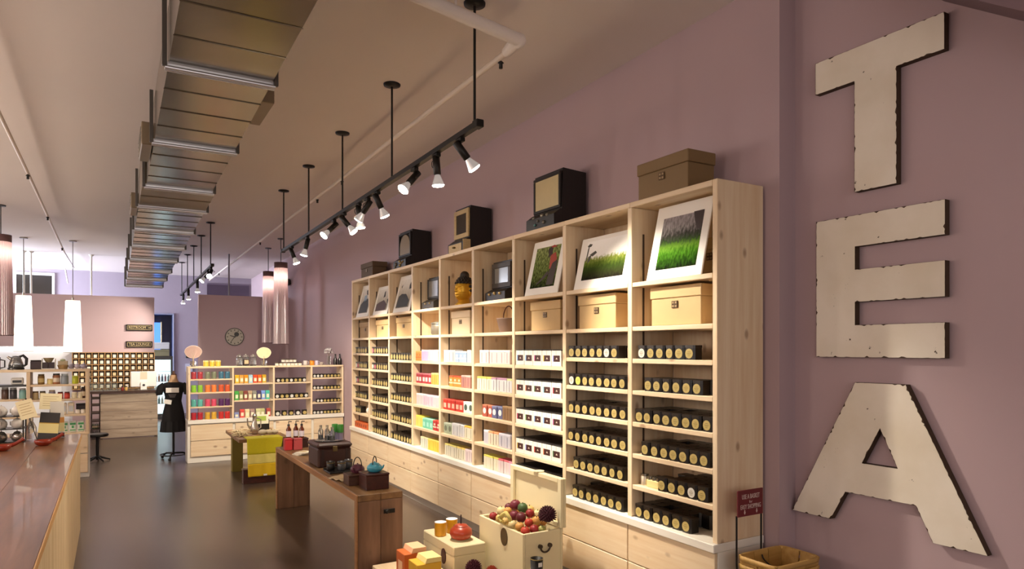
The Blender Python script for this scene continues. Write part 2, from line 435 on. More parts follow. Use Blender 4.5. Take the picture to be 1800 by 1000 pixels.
# loose sampler cups and box on the shelf above the bottom one, nearest column
zz = zshelf(0, 6); a0, b0 = front_row(0)
for i, y in enumerate((b0 - 0.05,)):
    t = thing('sample_canister', 'small steel canister left of the cream sampler box on bookcase', 'canister', (XF + 0.06, y, zz))
    MB().lathe([(0.024, 0), (0.024, 0.055), (0.022, 0.058)], 14).obj('body', mat('brushed_tin', '#c9c0ac', 0.3, 0.7), t); MB().lathe([(0.025, 0.0585), (0.025, 0.068)], 14).obj('lid', STEEL, t)
t = thing('sampler_box', 'cream sampler box of small tins beside the black tins', 'box', (XF + 0.085, b0 - 0.145, zz))
MB().box(-0.05, 0.05, -0.055, 0.055, 0, 0.042, 0.003).obj('tray', mat('cream_card', '#e0c98c', 0.6), t)
for i in range(3):
    for j in range(3): MB().lathe([(0.014, 0.0425), (0.014, 0.062)], 10).obj('sample_tin', STEEL, t, (-0.034 + 0.033 * i, -0.036 + 0.036 * j, 0))
# orange cartons and a white teapot in the farthest column
za, (fa, fb) = zshelf(8, 7), front_row(8)
for i in range(6):
    o = MB().box(-0.04, 0.04, -0.038, 0.038, 0, 0.075, 0.003).obj('tea_carton', [mat('orange_carton', '#c8602c', 0.6)], None, (XF + 0.06, fb - 0.08 - 0.082 * i, za + 0.0005))
    MB().box(-0.0415, -0.0402, -0.02, 0.02, 0.02, 0.055).obj('label', mat('dark_orange_print', '#8a3c1c', 0.6), o)
    tag(o, ORD[i] + ' orange carton from left, bottom shelf of farthest bookcase column', 'carton', 'orange cartons in the farthest bookcase column')

# ------------------------------------------------------------------ cartons in the middle columns
CARM = {}
def carton(x, y, z, w, h, d, body, top, lab, label, group, style='patch'):
    key = (w, h, d, body, top, lab, style)
    if key not in CARM:
        bm = MB().box(-d / 2, d / 2, -w / 2 + .001, w / 2 - .001, 0, h * 0.86, 0.002).mesh('tea_carton', mat('carton_' + body[1:], body, 0.55))
        lm = MB().box(-d / 2, d / 2, -w / 2 + .001, w / 2 - .001, h * 0.862, h, 0.002).mesh('lid', mat('carton_' + top[1:], top, 0.5))
        p = MB()
        if style == 'patch': p.box(-d / 2 - 0.0012, -d / 2 - 0.0002, -w * 0.32, w * 0.32, h * 0.2, h * 0.62)
        elif style == 'band':
            p.box(-d / 2 - 0.0012, -d / 2 - 0.0002, -w * 0.46, w * 0.46, h * 0.28, h * 0.42); p.box(-d / 2 - 0.0012, -d / 2 - 0.0002, -w * 0.2, w * 0.2, h * 0.5, h * 0.7)
        elif style == 'medal': p.tube([(-d / 2 - 0.0002, 0, h * 0.5), (-d / 2 - 0.0014, 0, h * 0.5)], w * 0.3, 14, smooth=False)
        elif style == 'line': p.box(-d / 2 - 0.0012, -d / 2 - 0.0002, -w * 0.06, w * 0.06, h * 0.08, h * 0.8)
        CARM[key] = (bm, lm, p.mesh('label', mat('print_' + lab[1:], lab, 0.6)))
    bm, lm, pm = CARM[key]
    o = put('tea_carton', bm, None, (x, y, z)); put('lid', lm, o); put('label', pm, o)
    return tag(o, label, 'carton', group)
NAMES = {'#e08a3c': 'orange', '#c8aed0': 'lilac', '#dcc2c6': 'pale pink', '#a52a34': 'dark red', '#e0a850': 'amber', '#e6b6c4': 'pink', '#d8cf6a': 'yellow green', '#6fc4a8': 'mint green', '#b02a2a': 'red',
         '#cfd0c0': 'grey cream', '#e4c548': 'yellow', '#cfcfd0': 'white', '#a4bedc': 'pale blue', '#e0963c': 'orange', '#b78478': 'dusty pink', '#c8301f': 'bright red', '#e6e8e0': 'white patterned',
         '#9aa58c': 'sage green', '#d6d0bc': 'cream', '#d6c6c6': 'blush white', '#a8503c': 'rust medallion', '#5c6088': 'blue medallion', '#8a6a48': 'brown', '#c4c2cc': 'pale grey', '#dcc4cf': 'lavender pink'}
Wh, Cr = '#cfcfd0', '#d6d0bc'
ROWS = {
 5: [[('#e08a3c', '#eaa860', '#c8702c', 2, .078, 'band'), ('#c8aed0', '#e8dcec', '#b79cc8', 2, .08, 'line'), ('#dcc2c6', '#f0e2e2', '#d8aeb4', 3, .085, 'line')],
     [('#a52a34', '#c07078', '#e9d9d0', 5, .078, 'patch'), ('#e0a850', '#ecc888', '#c88830', 3, .08, 'line')],
     [('#d6c6c6', '#f2eaea', '#dcb8c0', 2, .085, 'line'), ('#e6b6c4', '#f0d4dc', '#d898ac', 3, .085, 'line'), ('#dcc2c6', '#f4e6e6', '#e0bcc4', 2, .085, 'line')],
     [('#d8cf6a', '#e6d850', '#b8b048', 2, .095, 'line'), ('#6fc4a8', '#98dcc4', '#a8e0cc', 3, .085, 'patch'), ('#b02a2a', '#cc4a3c', '#ead0b8', 2, .085, 'band')],
     [('#cfd0c0', '#e6dcae', '#b0b0a4', 2, .09, 'line'), ('#e4c548', '#ecd670', '#cfae30', 4, .09, 'line')]],
 4: [[(Wh, '#dcdcdc', '#9aa0a8', 3, .085, 'line'), ('#a4bedc', '#dbe6f0', '#dfe9f4', 3, .08, 'band'), (Wh, '#e0e0e0', '#c4b8bc', 2, .085, 'line')],
     [('#e0963c', '#d65a34', '#f2e6c0', 3, .085, 'band'), ('#b78478', '#d8b8ac', '#a46c70', 4, .095, 'line')],
     [('#c8301f', '#d8584a', '#e8b8a0', 5, .085, 'patch'), ('#e6e8e0', '#eef0ea', '#4c5c50', 2, .095, 'medal')],
     [('#9aa58c', '#b8c0ac', '#6c705c', 2, .09, 'medal'), (Wh, '#dcdce0', '#a0a0a4', 3, .085, 'line'), (Cr, '#e6b848', '#a8a080', 2, .09, 'line')],
     [(Cr, '#ddd078', '#a09c88', 3, .085, 'line'), (Cr, '#e6cc68', '#a09870', 2, .085, 'line'), ('#d6c6c6', '#e8d0d4', '#a89098', 2, .085, 'line')]],
 3: [[('#d6c6c6', '#f0e8e6', '#b89898', 7, .088, 'line')],
     [(Cr, '#e4c860', '#a8a090', 3, .085, 'line'), (Wh, '#b48aa4', '#98949c', 3, .085, 'line'), (Wh, '#ccd494', '#98949c', 1, .085, 'line')],
     [('#a8503c', '#c07a5c', '#f0e8dc', 2, .085, 'medal'), ('#5c6088', '#8086a8', '#f0ece4', 2, .085, 'medal'), ('#8a6a48', '#a88860', '#70543a', 2, .085, 'line')],
     [('#c4c2cc', '#e4e4e8', '#b8b8c0', 1, .085, 'line'), (Cr, '#e8a070', '#b09888', 2, .085, 'line'), ('#c4c2cc', '#d8d8e4', '#8c8ca0', 3, .095, 'line')],
     [(Cr, '#d8d060', '#ccc8a8', 3, .085, 'line'), ('#d6c6c6', '#d86470', '#d0b4b8', 2, .085, 'line'), ('#dcc4cf', '#e09ab0', '#c4a8b8', 2, .09, 'line')]],
}
OFF = {(5, 1): .01, (5, 2): .03, (5, 4): .14, (4, 1): .12, (4, 2): .0, (4, 0): 0.0, (4, 4): .03, (3, 2): .10, (3, 3): .12, (3, 4): .12, (3, 0): .04}
for k, rows in ROWS.items():
    a, b_ = front_row(k)
    for r, items in enumerate(rows):
        y = b_ - 0.012 - OFF.get((k, r), 0.0); z = zshelf(k, r + 2) + 0.0005; n = 0
        for body, top, lab, cnt, w, st in items:
            h = 0.102 + (0.012 if st == 'line' else 0)
            for _ in range(cnt):
                if y - w < a + 0.004: break
                carton(XF + 0.07 + RND.uniform(-.004, .004), y - w / 2, z, w, h, 0.085, body, top, lab,
                       '%s carton from left, %s, %s carton shelf down, %s' % (ORD[n], NAMES[body], ORD[r], COLW(k)), 'tea cartons in the ' + ORD[k] + ' bookcase column', st)
                y -= w + 0.0015; n += 1
# white cartons with brown labels and coloured stripes, third column
CB = mat('white_carton', '#e8e4da', 0.55); CT = mat('black_carton_top', '#1d1917', 0.4); CL = mat('brown_label', '#3c1c16', 0.5); CP = mat('pale_print', '#c9b9a8', 0.6)
wb_ = MB().box(-.05, .05, -.0605, .0605, 0, .112, .002).mesh('tea_carton', CB)
wt_ = MB().box(-.05, .05, -.0605, .0605, .1122, .120, .002).mesh('lid', CT)
wl_ = MB().box(-.0512, -.0502, -.046, .032, .034, .078).mesh('label', CL)
em_ = MB().prism([(-.02, .05), (.006, .05), (-.007, .064)], -.0518, -.0513, 'X').mesh('emblem', CP)
se_ = MB().box(-.0512, -.0502, -.001, .001, .08, .111).mesh('seam', mat('seam_grey', '#a8a49a', 0.7))
stuff2 = MB()
STR = ['#7aa0d0', '#7fb0e0', '#d06a9a', '#d8b84c', '#9aa4e0', '#c04030', '#d07040', '#4c7a4c', '#78b8c0', '#c03048', '#d03860', '#70a860']
for r in range(5):
    a, b_ = front_row(2); z = zshelf(2, r + 2) + 0.0005
    for i in range(5):
        y = b_ - 0.07 - 0.1255 * i
        if r < 4:
            sc = STR[(r * 5 + i) % len(STR)]
            o = put('tea_carton', wb_, None, (XF + 0.058, y, z)); put('lid', wt_, o); l = put('label', wl_, o); put('emblem', em_, l); put('seam', se_, o)
            MB().box(-.0513, -.0503, .033, .044, .034, .078).obj('stripe', mat('stripe_' + sc[1:], sc, 0.5), o)
            tag(o, '%s white brown labelled carton from left, %s carton shelf down, third bookcase column' % (ORD[i], ORD[r]), 'carton', 'white cartons with brown labels in the third bookcase column')
        for j in (1, 2):
            stuff2.box(XF + 0.008 + .102 * j, XF + 0.108 + .102 * j, y - .0605, y + .0605, z, z + .120)
        if r == 4: stuff2.box(XF + 0.008, XF + 0.108, y - .0605, y + .0605, z, z + .120)
tag(stuff2.obj('cartons_behind', CT), 'dark topped cartons stacked behind the white front cartons', 'cartons', kind='stuff')

# ------------------------------------------------------------------ storage boxes with lids
def storage_box(x, y0, y1, z, h, d, label, m=KRAFT, name='storage_box', group='lidded storage boxes on the bookcase'):
    t = thing(name, label, 'box', (x, (y0 + y1) / 2, z), group=group); w = (y1 - y0) / 2 - 0.008
    MB().box(0.006, d - 0.006, -w, w, 0.001, h * 0.70, 0.003).obj('body', m, t)
    MB().box(0, d, -w - .008, w + .008, h * 0.702, h, 0.004).obj('lid', m, t)
    hd = MB().box(0.0, 0.0055, -0.024, 0.024, h * 0.44, h * 0.62, 0.001).obj('label_holder', mat('dark_bronze', '#54402c', 0.4, 0.6), t)
    for u in (-0.011, 0.011):
        for v in (h * 0.485, h * 0.575): MB().box(-0.0012, -0.0002, u - .007, u + .007, v - .006, v + .006).obj('window', mat('pale_bronze', '#a08860', 0.5), hd)
    return t
z2 = lambda k: zshelf(k, 1) + 0.0005
PAL = mat('pale_board', '#e8d3b0', 0.65, var=0.04)
storage_box(2.775, 2.686, 3.10, z2(0), .225, .27, 'kraft storage box on second shelf, column nearest TEA sign')
storage_box(2.775, 3.42, 3.83, z2(1), .225, .27, 'kraft storage box below the landscape photo')
storage_box(2.785, 4.06, 4.47, z2(2), .22, .26, 'kraft storage box below the photo of a red figure')
storage_box(2.795, 5.52, 5.92, z2(4), .215, .25, 'pale pink storage box below the golden head', PAL)
storage_box(2.79, 6.92, 7.37, z2(6), .215, .25, 'kraft storage box, third column from the far bookcase end')
storage_box(2.79, 7.60, 8.06, z2(7), .21, .25, 'kraft storage box, second column from the far bookcase end')
storage_box(2.80, 8.26, 8.74, z2(8), .20, .25, 'kraft storage box in farthest bookcase column', mat('brown_kraft', '#b0926a', 0.7))
storage_box(2.93, 2.60, 2.95, zshelf(0, 0) + .0005, .23, .13, 'kraft storage box half hidden behind the grass photo')
DKB = mat('olive_brown_board', '#7d6440', 0.65, var=0.05)
storage_box(2.79, 2.80, 3.235, 2.4905, .235, .22, 'olive brown lidded box on bookcase top nearest TEA sign', DKB, group='boxes on top of the bookcase')
storage_box(2.84, 8.33, 8.80, 2.4905, .215, .20, 'brown box at the far end of the bookcase top', mat('dull_brown_board', '#5e4a34', 0.7), group='boxes on top of the bookcase')

# ------------------------------------------------------------------ photographs leaning on the top shelf
def ramp_print(name, stops, noise=0.15, scale=18, ax=2, noise2=None):
    m = bpy.data.materials.new(name); m.use_nodes = True; nt = m.node_tree; L = nt.links.new; b = nt.nodes['Principled BSDF']
    b.inputs['Roughness'].default_value = 0.9; b.inputs['Specular IOR Level'].default_value = 0.08
    tc = nt.nodes.new('ShaderNodeTexCoord'); sp = nt.nodes.new('ShaderNodeSeparateXYZ'); L(tc.outputs['Generated'], sp.inputs[0])
    mp = nt.nodes.new('ShaderNodeMapping'); mp.inputs['Scale'].default_value = (1, scale, scale * 0.5); L(tc.outputs['Generated'], mp.inputs[0])
    nz = nt.nodes.new('ShaderNodeTexNoise'); nz.inputs['Scale'].default_value = 1.0; nz.inputs['Detail'].default_value = 4; L(mp.outputs[0], nz.inputs['Vector'])
    ma = nt.nodes.new('ShaderNodeMath'); ma.operation = 'MULTIPLY_ADD'; ma.inputs[1].default_value = noise; L(nz.outputs['Fac'], ma.inputs[0])
    sb = nt.nodes.new('ShaderNodeMath'); sb.operation = 'SUBTRACT'; sb.inputs[1].default_value = noise * 0.5; L(sp.outputs[ax], sb.inputs[0]); L(sb.outputs[0], ma.inputs[2])
    rp = nt.nodes.new('ShaderNodeValToRGB'); el = rp.color_ramp.elements
    el[0].position = stops[0][0]; el[0].color = lin(stops[0][1]); el[1].position = stops[-1][0]; el[1].color = lin(stops[-1][1])
    for p, c in stops[1:-1]:
        e = el.new(p); e.color = lin(c)
    L(ma.outputs[0], rp.inputs[0])
    if noise2:
        mx = nt.nodes.new('ShaderNodeMix'); mx.data_type = 'RGBA'; mx.blend_type = 'MULTIPLY'; mx.inputs[0].default_value = noise2
        r2 = nt.nodes.new('ShaderNodeValToRGB'); r2.color_ramp.elements[0].position = .4; r2.color_ramp.elements[0].color = (.06, .06, .05, 1); r2.color_ramp.elements[1].position = .6
        L(nz.outputs['Fac'], r2.inputs[0]); L(rp.outputs[0], mx.inputs[6]); L(r2.outputs[0], mx.inputs[7]); L(mx.outputs[2], b.inputs['Base Color'])
    else: L(rp.outputs[0], b.inputs['Base Color'])
    return m
def photo(x, y0, y1, z, h, lean, label, pm, inner, shapes=()):
    t = thing('framed_photo', label, 'photo', (x, (y0 + y1) / 2, z), group='matted photos on the top bookcase shelf')
    t.rotation_euler = (0, math.radians(lean), 0); w = (y1 - y0) / 2
    MB().box(0, 0.010, -w, w, 0.001, h, 0.002).obj('mat_board', mat('photo_mat_white', '#f2efe9', 0.55), t)
    l, r, bo, to = inner       # fractions from the photo's left, right, bottom, top
    p = MB().box(-0.0012, -0.0002, -w + 2 * w * r, w - 2 * w * l, h * bo, h * (1 - to)).obj('print', pm, t)
    for col, polys in shapes:
        s = MB()
        for i, poly in enumerate(polys): s.prism([(w - 2 * w * u, h * v) for u, v in poly], -0.0022 - .0002 * i, -0.0014, 'X')
        s.obj('printed_figure', mat('ink_' + col[1:], col, 0.5), p)
    return t
zt = lambda k: zshelf(k, 0) + 0.001
photo(2.755, 2.67, 3.11, zt(0), .455, 13, 'white matted photo of sunlit green grass blades', ramp_print('grass_print', [(0, '#14200c'), (.16, '#2f5a10'), (.3, '#4f8a20'), (.42, '#6fa034'), (.52, '#3c5030'), (.64, '#4c4a46'), (.8, '#9a9494'), (1, '#a8a0a4')], .3, 20, noise2=.35), (.15, .12, .13, .17),
      [('#3a2e30', [[(.70, .84), (.88, .84), (.88, .60), (.80, .60), (.74, .72)]])])
photo(2.755, 3.265, 3.855, zt(1), .365, 13, 'wide white photo of a misty green tea field', ramp_print('field_print', [(0, '#1a1614'), (.12, '#2c3018'), (.3, '#35481a'), (.42, '#5c7028'), (.52, '#8c9848'), (.60, '#f2f0ea'), (1, '#fbfaf8')], .28, 22), (.12, .14, .17, .08),
      [('#4a4a40', [[(.13, .84), (.17, .88), (.22, .86), (.20, .82), (.15, .81)], [(.20, .66), (.30, .72), (.33, .68), (.26, .62)], [(.18, .62), (.24, .66), (.22, .54), (.18, .5)], [(.15, .8), (.17, .81), (.16, .55), (.14, .52)]])])
photo(2.755, 4.055, 4.505, zt(2), .43, 13, 'white matted photo of a figure in a red robe', ramp_print('tea_bush_print', [(0, '#283018'), (.3, '#69783c'), (.6, '#7f8f50'), (1, '#9aa668')], .5, 26, noise2=.75), (.13, .14, .13, .13),
      [('#2c120c', [[(.50, .82), (.58, .86), (.64, .82), (.64, .70), (.55, .66)], [(.70, .55), (.84, .60), (.82, .16), (.62, .16), (.64, .40)], [(.60, .42), (.40, .26), (.30, .20), (.34, .19), (.46, .25), (.64, .36)]]),
       ('#a03420', [[(.60, .70), (.74, .74), (.80, .62), (.74, .40), (.62, .46)], [(.56, .86), (.66, .88), (.76, .84), (.62, .83)]])])
BW = ramp_print('pale_print', [(0, '#8c8478'), (.3, '#a8a090'), (1, '#e8e4dc')], .4, 12)
photo(2.76, 6.90, 7.40, zt(6), .43, 14, 'white matted photo with a black shape, third from far end', BW, (.12, .10, .12, .12), [('#191613', [[(.14, .14), (.82, .14), (.86, .30), (.60, .48), (.34, .50), (.18, .44)], [(.72, .60), (.88, .62), (.88, .84), (.74, .80), (.70, .70)], [(.22, .70), (.28, .76), (.26, .66)]])])
photo(2.76, 7.59, 8.10, zt(7), .36, 14, 'white matted photo with a maroon lower half, second from far end', BW, (.12, .10, .14, .12), [('#45231e', [[(.13, .15), (.80, .15), (.84, .34), (.60, .50), (.30, .44), (.14, .38)]]), ('#211c19', [[(.52, .58), (.64, .62), (.60, .82), (.54, .78)], [(.80, .5), (.88, .54), (.88, .36), (.84, .40)]])])
photo(2.76, 8.28, 8.76, zt(8), .43, 14, 'tall matted photo of a seated dark figure at far end', BW, (.13, .12, .12, .12), [('#1d1c1e', [[(.14, .13), (.80, .14), (.86, .40), (.70, .56), (.40, .52), (.20, .40)], [(.45, .82), (.62, .86), (.72, .74), (.66, .66), (.52, .70)]]), ('#8aa0b4', [[(.36, .66), (.56, .68), (.62, .50), (.40, .48)]])])

# ------------------------------------------------------------------ golden head
hm = MB(); n, m_ = 96, 72
def head_r(az, el):
    ce = max(0.0, math.cos(el)) ** (.62 if el < 0 else .9)
    f = Vector((ce * math.cos(az), ce * math.sin(az), math.sin(el)))   # +x is the face
    r = 1.0
    g = lambda a0, e0, sa, se: math.exp(-((az - a0) / sa) ** 2 - ((el - e0) / se) ** 2)
    r += .24 * g(0, -.14, .15, .13) + .13 * g(0, .10, .10, .25)                # nose
    r += .07 * g(.42, .22, .28, .06) + .07 * g(-.42, .22, .28, .06)           # brows
    r -= .10 * g(.40, .10, .22, .06) + .10 * g(-.40, .10, .22, .06)             # eye hollows
    r += .07 * g(.40, .01, .2, .05) + .07 * g(-.40, .01, .2, .05) - .04 * g(.4, -.06, .2, .03) - .04 * g(-.4, -.06, .2, .03)             # lids
    r += .08 * g(0, -.42, .22, .07) - .05 * g(0, -.53, .25, .05) + .10 * g(0, -.68, .25, .14)   # lips, chin
    return f * r
vs = []; fs = []
for j in range(m_ + 1):
    el = -PI / 2 + PI * j / m_
    for i in range(n):
        az = -PI + 2 * PI * i / n
        p = head_r(az, el); vs.append((-p.x * .088 - (.012 if el < -.3 else 0), -p.y * .078, p.z * .112 + .155))
for j in range(m_):
    for i in range(n): fs.append((j * n + i, (j + 1) * n + i, (j + 1) * n + (i + 1) % n, j * n + (i + 1) % n))
GLD = mat('gilded_metal', '#d8a532', 0.33, 0.6, var=0.12, scale=20)
DKH = mat('dark_curls', '#2c231c', 0.6)
gh = thing('statue_head', 'golden head statue with dark hair on the top bookcase shelf', 'statue', (2.87, 5.79, zt(4)))
gh.rotation_euler = (0, 0, math.radians(14))
hm.add(vs, fs, True); hm.obj('head', GLD, gh)
MB().lathe([(.085, 0), (.088, .012), (.062, .03), (.052, .07)], 20).obj('neck', GLD, gh)
for s in (-1, 1): MB().ball((.012, s * .078, .135), .016, .010, .05).obj('ear', GLD, gh)
hr = MB()
vs = []; fs = []
for j in range(13):
    el = .42 + (PI / 2 - .42) * j / 12
    for i in range(32):
        az = 2 * PI * i / 32; q = el - (.75 * (1 + math.cos(az - 0)) / 2 if j == 0 else 0) * 0
        vs.append((math.cos(el) * math.cos(az) * .097 + .006, math.cos(el) * math.sin(az) * .088, math.sin(el) * .125 + .155))
for j in range(12):
    for i in range(32): fs.append((j * 32 + i, j * 32 + (i + 1) % 32, (j + 1) * 32 + (i + 1) % 32, (j + 1) * 32 + i))
hr.add(vs, fs, True)
for j in range(5):
    for i in range(16):
        el = .5 + .22 * j; az = 2 * PI * (i + .5 * (j % 2)) / 16
        hr.ball((math.cos(el) * math.cos(az) * .097 + .006, math.cos(el) * math.sin(az) * .088, math.sin(el) * .125 + .155), .012, n=6, m=4)
for i in range(10):
    az = PI * .5 + PI * (i - 4.5) / 9 - PI / 2; hr.ball((math.cos(az) * .085 + .01, math.sin(az) * .082, .18), .017, n=6, m=4); hr.ball((math.cos(az) * .08 + .012, math.sin(az) * .078, .14), .018, n=6, m=4)
hr.ball((.01, 0, .285), .045, n=14)
hr.obj('hair', DKH, gh)

# ------------------------------------------------------------------ antique cabinets with panes
def cabinet(x, y, z, w, h, d, step, label, dark, pane, frame=None, arched=False, knobs=None, drawer=False):
    t = thing('antique_cabinet', label, 'cabinet', (x, y, z), group='antique mirror cabinets of the bookcase')
    hb = h * .27
    MB().prism([(0, 0.001), (0, hb * .8), (step * .8, hb * 1.15), (step, hb * 1.15), (step + .012, h * .97), (step + .012, h), (d, h * .97), (d, 0.001)], -w / 2, w / 2, 'Y').obj('body', dark, t)
    fm = frame or dark; y0, y1, q0, q1 = -w / 2 + .01, w / 2 - .01, hb * 1.25, h * .95
    f = MB(); bw = .022 if frame is None else .042
    f.box(step - .012, step + .008, y0, y1, q1 - bw, q1, .003); f.box(step - .012, step + .008, y0, y1, q0, q0 + bw, .003)
    f.box(step - .012, step + .008, y0, y0 + bw, q0 + bw, q1 - bw, .003); f.box(step - .012, step + .008, y1 - bw, y1, q0 + bw, q1 - bw, .003)
    f.obj('pane_frame', fm, t)
    p = MB()
    if arched:
        pts = [(y0 + bw + .004, q0 + bw), (y1 - bw - .004, q0 + bw)]
        cx = (y0 + y1) / 2; rr = (y1 - y0) / 2 - bw - .004
        pts += [(cx + rr * math.cos(a), q1 - bw - rr * .9 + rr * .9 * math.sin(a)) for a in [PI * i / 8 for i in range(9)]]
        p.prism(pts, step - .006, step + .004, 'X')
    else: p.box(step - .006, step + .004, y0 + bw, y1 - bw, q0 + bw, q1 - bw)
    p.obj('pane', pane, t)
    if drawer:
        dd = MB().box(-.006, .0, -w * .42, w * .42, hb * .12, hb * .72, .002).obj('drawer', fm, t)
        MB().lathe([(.0, 0), (.016, .002), (.022, .01), (.008, .018)], 12).obj('knob', mat('old_bronze', '#6a5a38', 0.4, 0.7), dd, (-.012, 0, hb * .36))
        MB().box(.0, step + .006, -w / 2 + .002, -w / 2 - .004, hb * .1, hb, .001).obj('side_trim', fm, t)
    for ky, kz, kr, kc in (knobs or ()):
        MB().ball((-.004 + max(0, (kz - hb * .8)) * 1.2, ky, kz), kr, n=10, m=6).obj('ornament', mat('ornament_' + kc[1:], kc, 0.35, 0.6), t)
    return t
DKW = wood('ebony_wood', '#1c1410', '#120d0b', 'Z', 0, 0.45)
PANE = mat('aged_pane', '#cdbd90', 0.4, var=0.12)
cabinet(2.78, 4.325, 2.4905, .385, .44, .29, .07, 'large black cabinet with cream pane on bookcase top', DKW, PANE, None, False,
        [(-.10, .10, .013, '#8a8478'), (-.02, .105, .016, '#8f887a'), (.09, .10, .013, '#8a8478'), (-.06, .05, .014, '#7c786c'), (.06, .045, .012, '#5c8a88'), (.02, .07, .010, '#706a60')])
cabinet(2.78, 5.79, 2.4905, .32, .435, .30, .07, 'black cabinet with cream ornate frame and drawer on bookcase top', DKW, mat('dark_mirror', '#3a3024', 0.2), mat('cream_gilt', '#c4aa78', 0.5, var=0.2, scale=60), False, None, True)
cabinet(2.78, 7.235, 2.4905, .375, .43, .30, .07, 'black cabinet with arched pane and gilt ornaments on bookcase top', DKW, mat('dim_arch_pane', '#8c7a5c', 0.35), None, True,
        [(.09, .06, .02, '#6c6860'), (-.02, .08, .014, '#b09a60'), (-.06, .06, .014, '#b09a60'), (-.11, .07, .012, '#9a8654'), (.12, .03, .014, '#7c705c'), (-.03, .035, .016, '#b09a60')])
GREYP = mat('silvered_mirror', '#8f8f8c', 0.2, 0.4)
cabinet(2.80, 6.49, zt(5), .30, .335, .23, .07, 'small dark cabinet with silver mirror, left of the golden head', mat('grey_black_wood', '#2e2a26', 0.5), GREYP, None, False, [(-.06, .06, .012, '#8c7c60'), (.05, .06, .012, '#8c7c60')])
cabinet(2.80, 5.06, zt(3), .34, .345, .24, .07, 'dark cabinet with silver mirror, right of the golden head', DKW, GREYP, mat('dark_carved', '#3a3028', 0.5, var=0.3, scale=50), False, [(-.09, .06, .013, '#b09868'), (0, .065, .014, '#b09868'), (.09, .06, .013, '#b09868')])
# lidded metal pot and handled pail on the second shelf
t = thing('metal_pot', 'round grey lidded metal pot on second shelf', 'pot', (2.86, 6.30, z2(5)))
MB().lathe([(.085, .001), (.095, .02), (.095, .10), (.088, .112)], 24).obj('body', mat('pewter', '#8a8272', 0.4, 0.5), t); MB().lathe([(.098, .113), (.098, .122), (.06, .135), (.012, .14), (.012, .155), (.0, .16)], 24).obj('lid', mat('pewter', '#8a8272', 0.4, 0.5), t)
t = thing('pail', 'brown tapered pail with a tall hoop handle', 'pail', (2.86, 4.93, z2(3)))
MB().lathe([(.075, .001), (.10, .11), (.104, .118), (.096, .118), (.07, .01), (0, .008)], 24).obj('body', mat('umber_clay', '#6c5548', 0.7, var=.15), t)
MB().tube([(0, .088 * math.cos(a), .115 + .105 * math.sin(a)) for a in [PI * i / 14 for i in range(15)]], .005, 6).obj('handle', mat('rust_handle', '#5a3424', 0.6), t)
t = thing('bird_ornament', 'small white rounded ornament, farthest bookcase column', 'ornament', (2.80, 8.30, zshelf(8, 6)))
MB().ball((0, 0, .045), .05, .055, .044).obj('body', WHITE, t); MB().ball((-.01, -.02, .10), .026).obj('top', WHITE, t)
for i in range(3): tin(2.782, 8.70 - .08 * i, zshelf(8, 6), '%s dark tin left of the white ornament, farthest bookcase column' % ORD[i], 'tins beside the white ornament', 'gold', False)

# ------------------------------------------------------------------ big painted letters
def letter_face():
    m = bpy.data.materials.new('chipped_cream_paint'); m.use_nodes = True; nt = m.node_tree; L = nt.links.new; b = nt.nodes['Principled BSDF']
    b.inputs['Roughness'].default_value = 0.6
    tc = nt.nodes.new('ShaderNodeTexCoord')
    n1 = nt.nodes.new('ShaderNodeTexNoise'); n1.inputs['Scale'].default_value = 16; n1.inputs['Detail'].default_value = 8; n1.inputs['Roughness'].default_value = .7; L(tc.outputs['Object'], n1.inputs['Vector'])
    r1 = nt.nodes.new('ShaderNodeValToRGB'); r1.color_ramp.elements[0].position = .655; r1.color_ramp.elements[0].color = (0, 0, 0, 1); r1.color_ramp.elements[1].position = .665; L(n1.outputs['Fac'], r1.inputs[0])
    n2 = nt.nodes.new('ShaderNodeTexNoise'); n2.inputs['Scale'].default_value = 3; n2.inputs['Detail'].default_value = 5; L(tc.outputs['Object'], n2.inputs['Vector'])
    r2 = nt.nodes.new('ShaderNodeValToRGB'); r2.color_ramp.elements[0].position = .3; r2.color_ramp.elements[0].color = lin('#ddd3c0'); r2.color_ramp.elements[1].position = .6; r2.color_ramp.elements[1].color = lin('#ebe3d5'); L(n2.outputs['Fac'], r2.inputs[0])
    mx = nt.nodes.new('ShaderNodeMix'); mx.data_type = 'RGBA'; L(r1.outputs[0], mx.inputs[0]); L(r2.outputs[0], mx.inputs[6]); mx.inputs[7].default_value = lin('#4a3826'); L(mx.outputs[2], b.inputs['Base Color'])
    return m
LF = letter_face(); LE = mat('rusty_letter_edge', '#43301f', 0.8, var=0.3, scale=30)
def letter(name, faces, loops, label):
    c = Vector((3.19, sum(p[0] for p in loops[0]) / len(loops[0]), min(p[1] for p in loops[0])))
    t = thing(name, label, 'letter', c, group='big cream letters on the mauve wall')
    fr = MB()
    for f in faces: fr.add([(0, p[0] - c.y, p[1] - c.z) for p in f], [tuple(range(len(f)))])
    fr.obj('painted_face', LF, t)
    for lp in loops:
        sd = MB()
        for i in range(len(lp)):
            p, q = lp[i], lp[(i + 1) % len(lp)]
            n = max(2, int(math.hypot(p[0] - q[0], p[1] - q[1]) / .012)); prev = None
            # worn edge: a dark lip that wanders a little onto the face
            dx, dz = q[0] - p[0], q[1] - p[1]; l = math.hypot(dx, dz); nx, nz = -dz / l, dx / l
            for k in range(n + 1):
                u = k / n; w = .0004 + RND.random() ** 9 * .008
                a = (p[0] + dx * u - c.y, p[1] + dz * u - c.z)
                cur = [(-.0008, a[0] + nx * w, a[1] + nz * w), (-.0008, a[0] - nx * .0004, a[1] - nz * .0004), (.037, a[0], a[1])]
                if prev: sd.add(prev + cur, [(0, 3, 4, 1), (1, 4, 5, 2)])
                prev = cur
        sd.obj('worn_edge', LE, t)
    return t
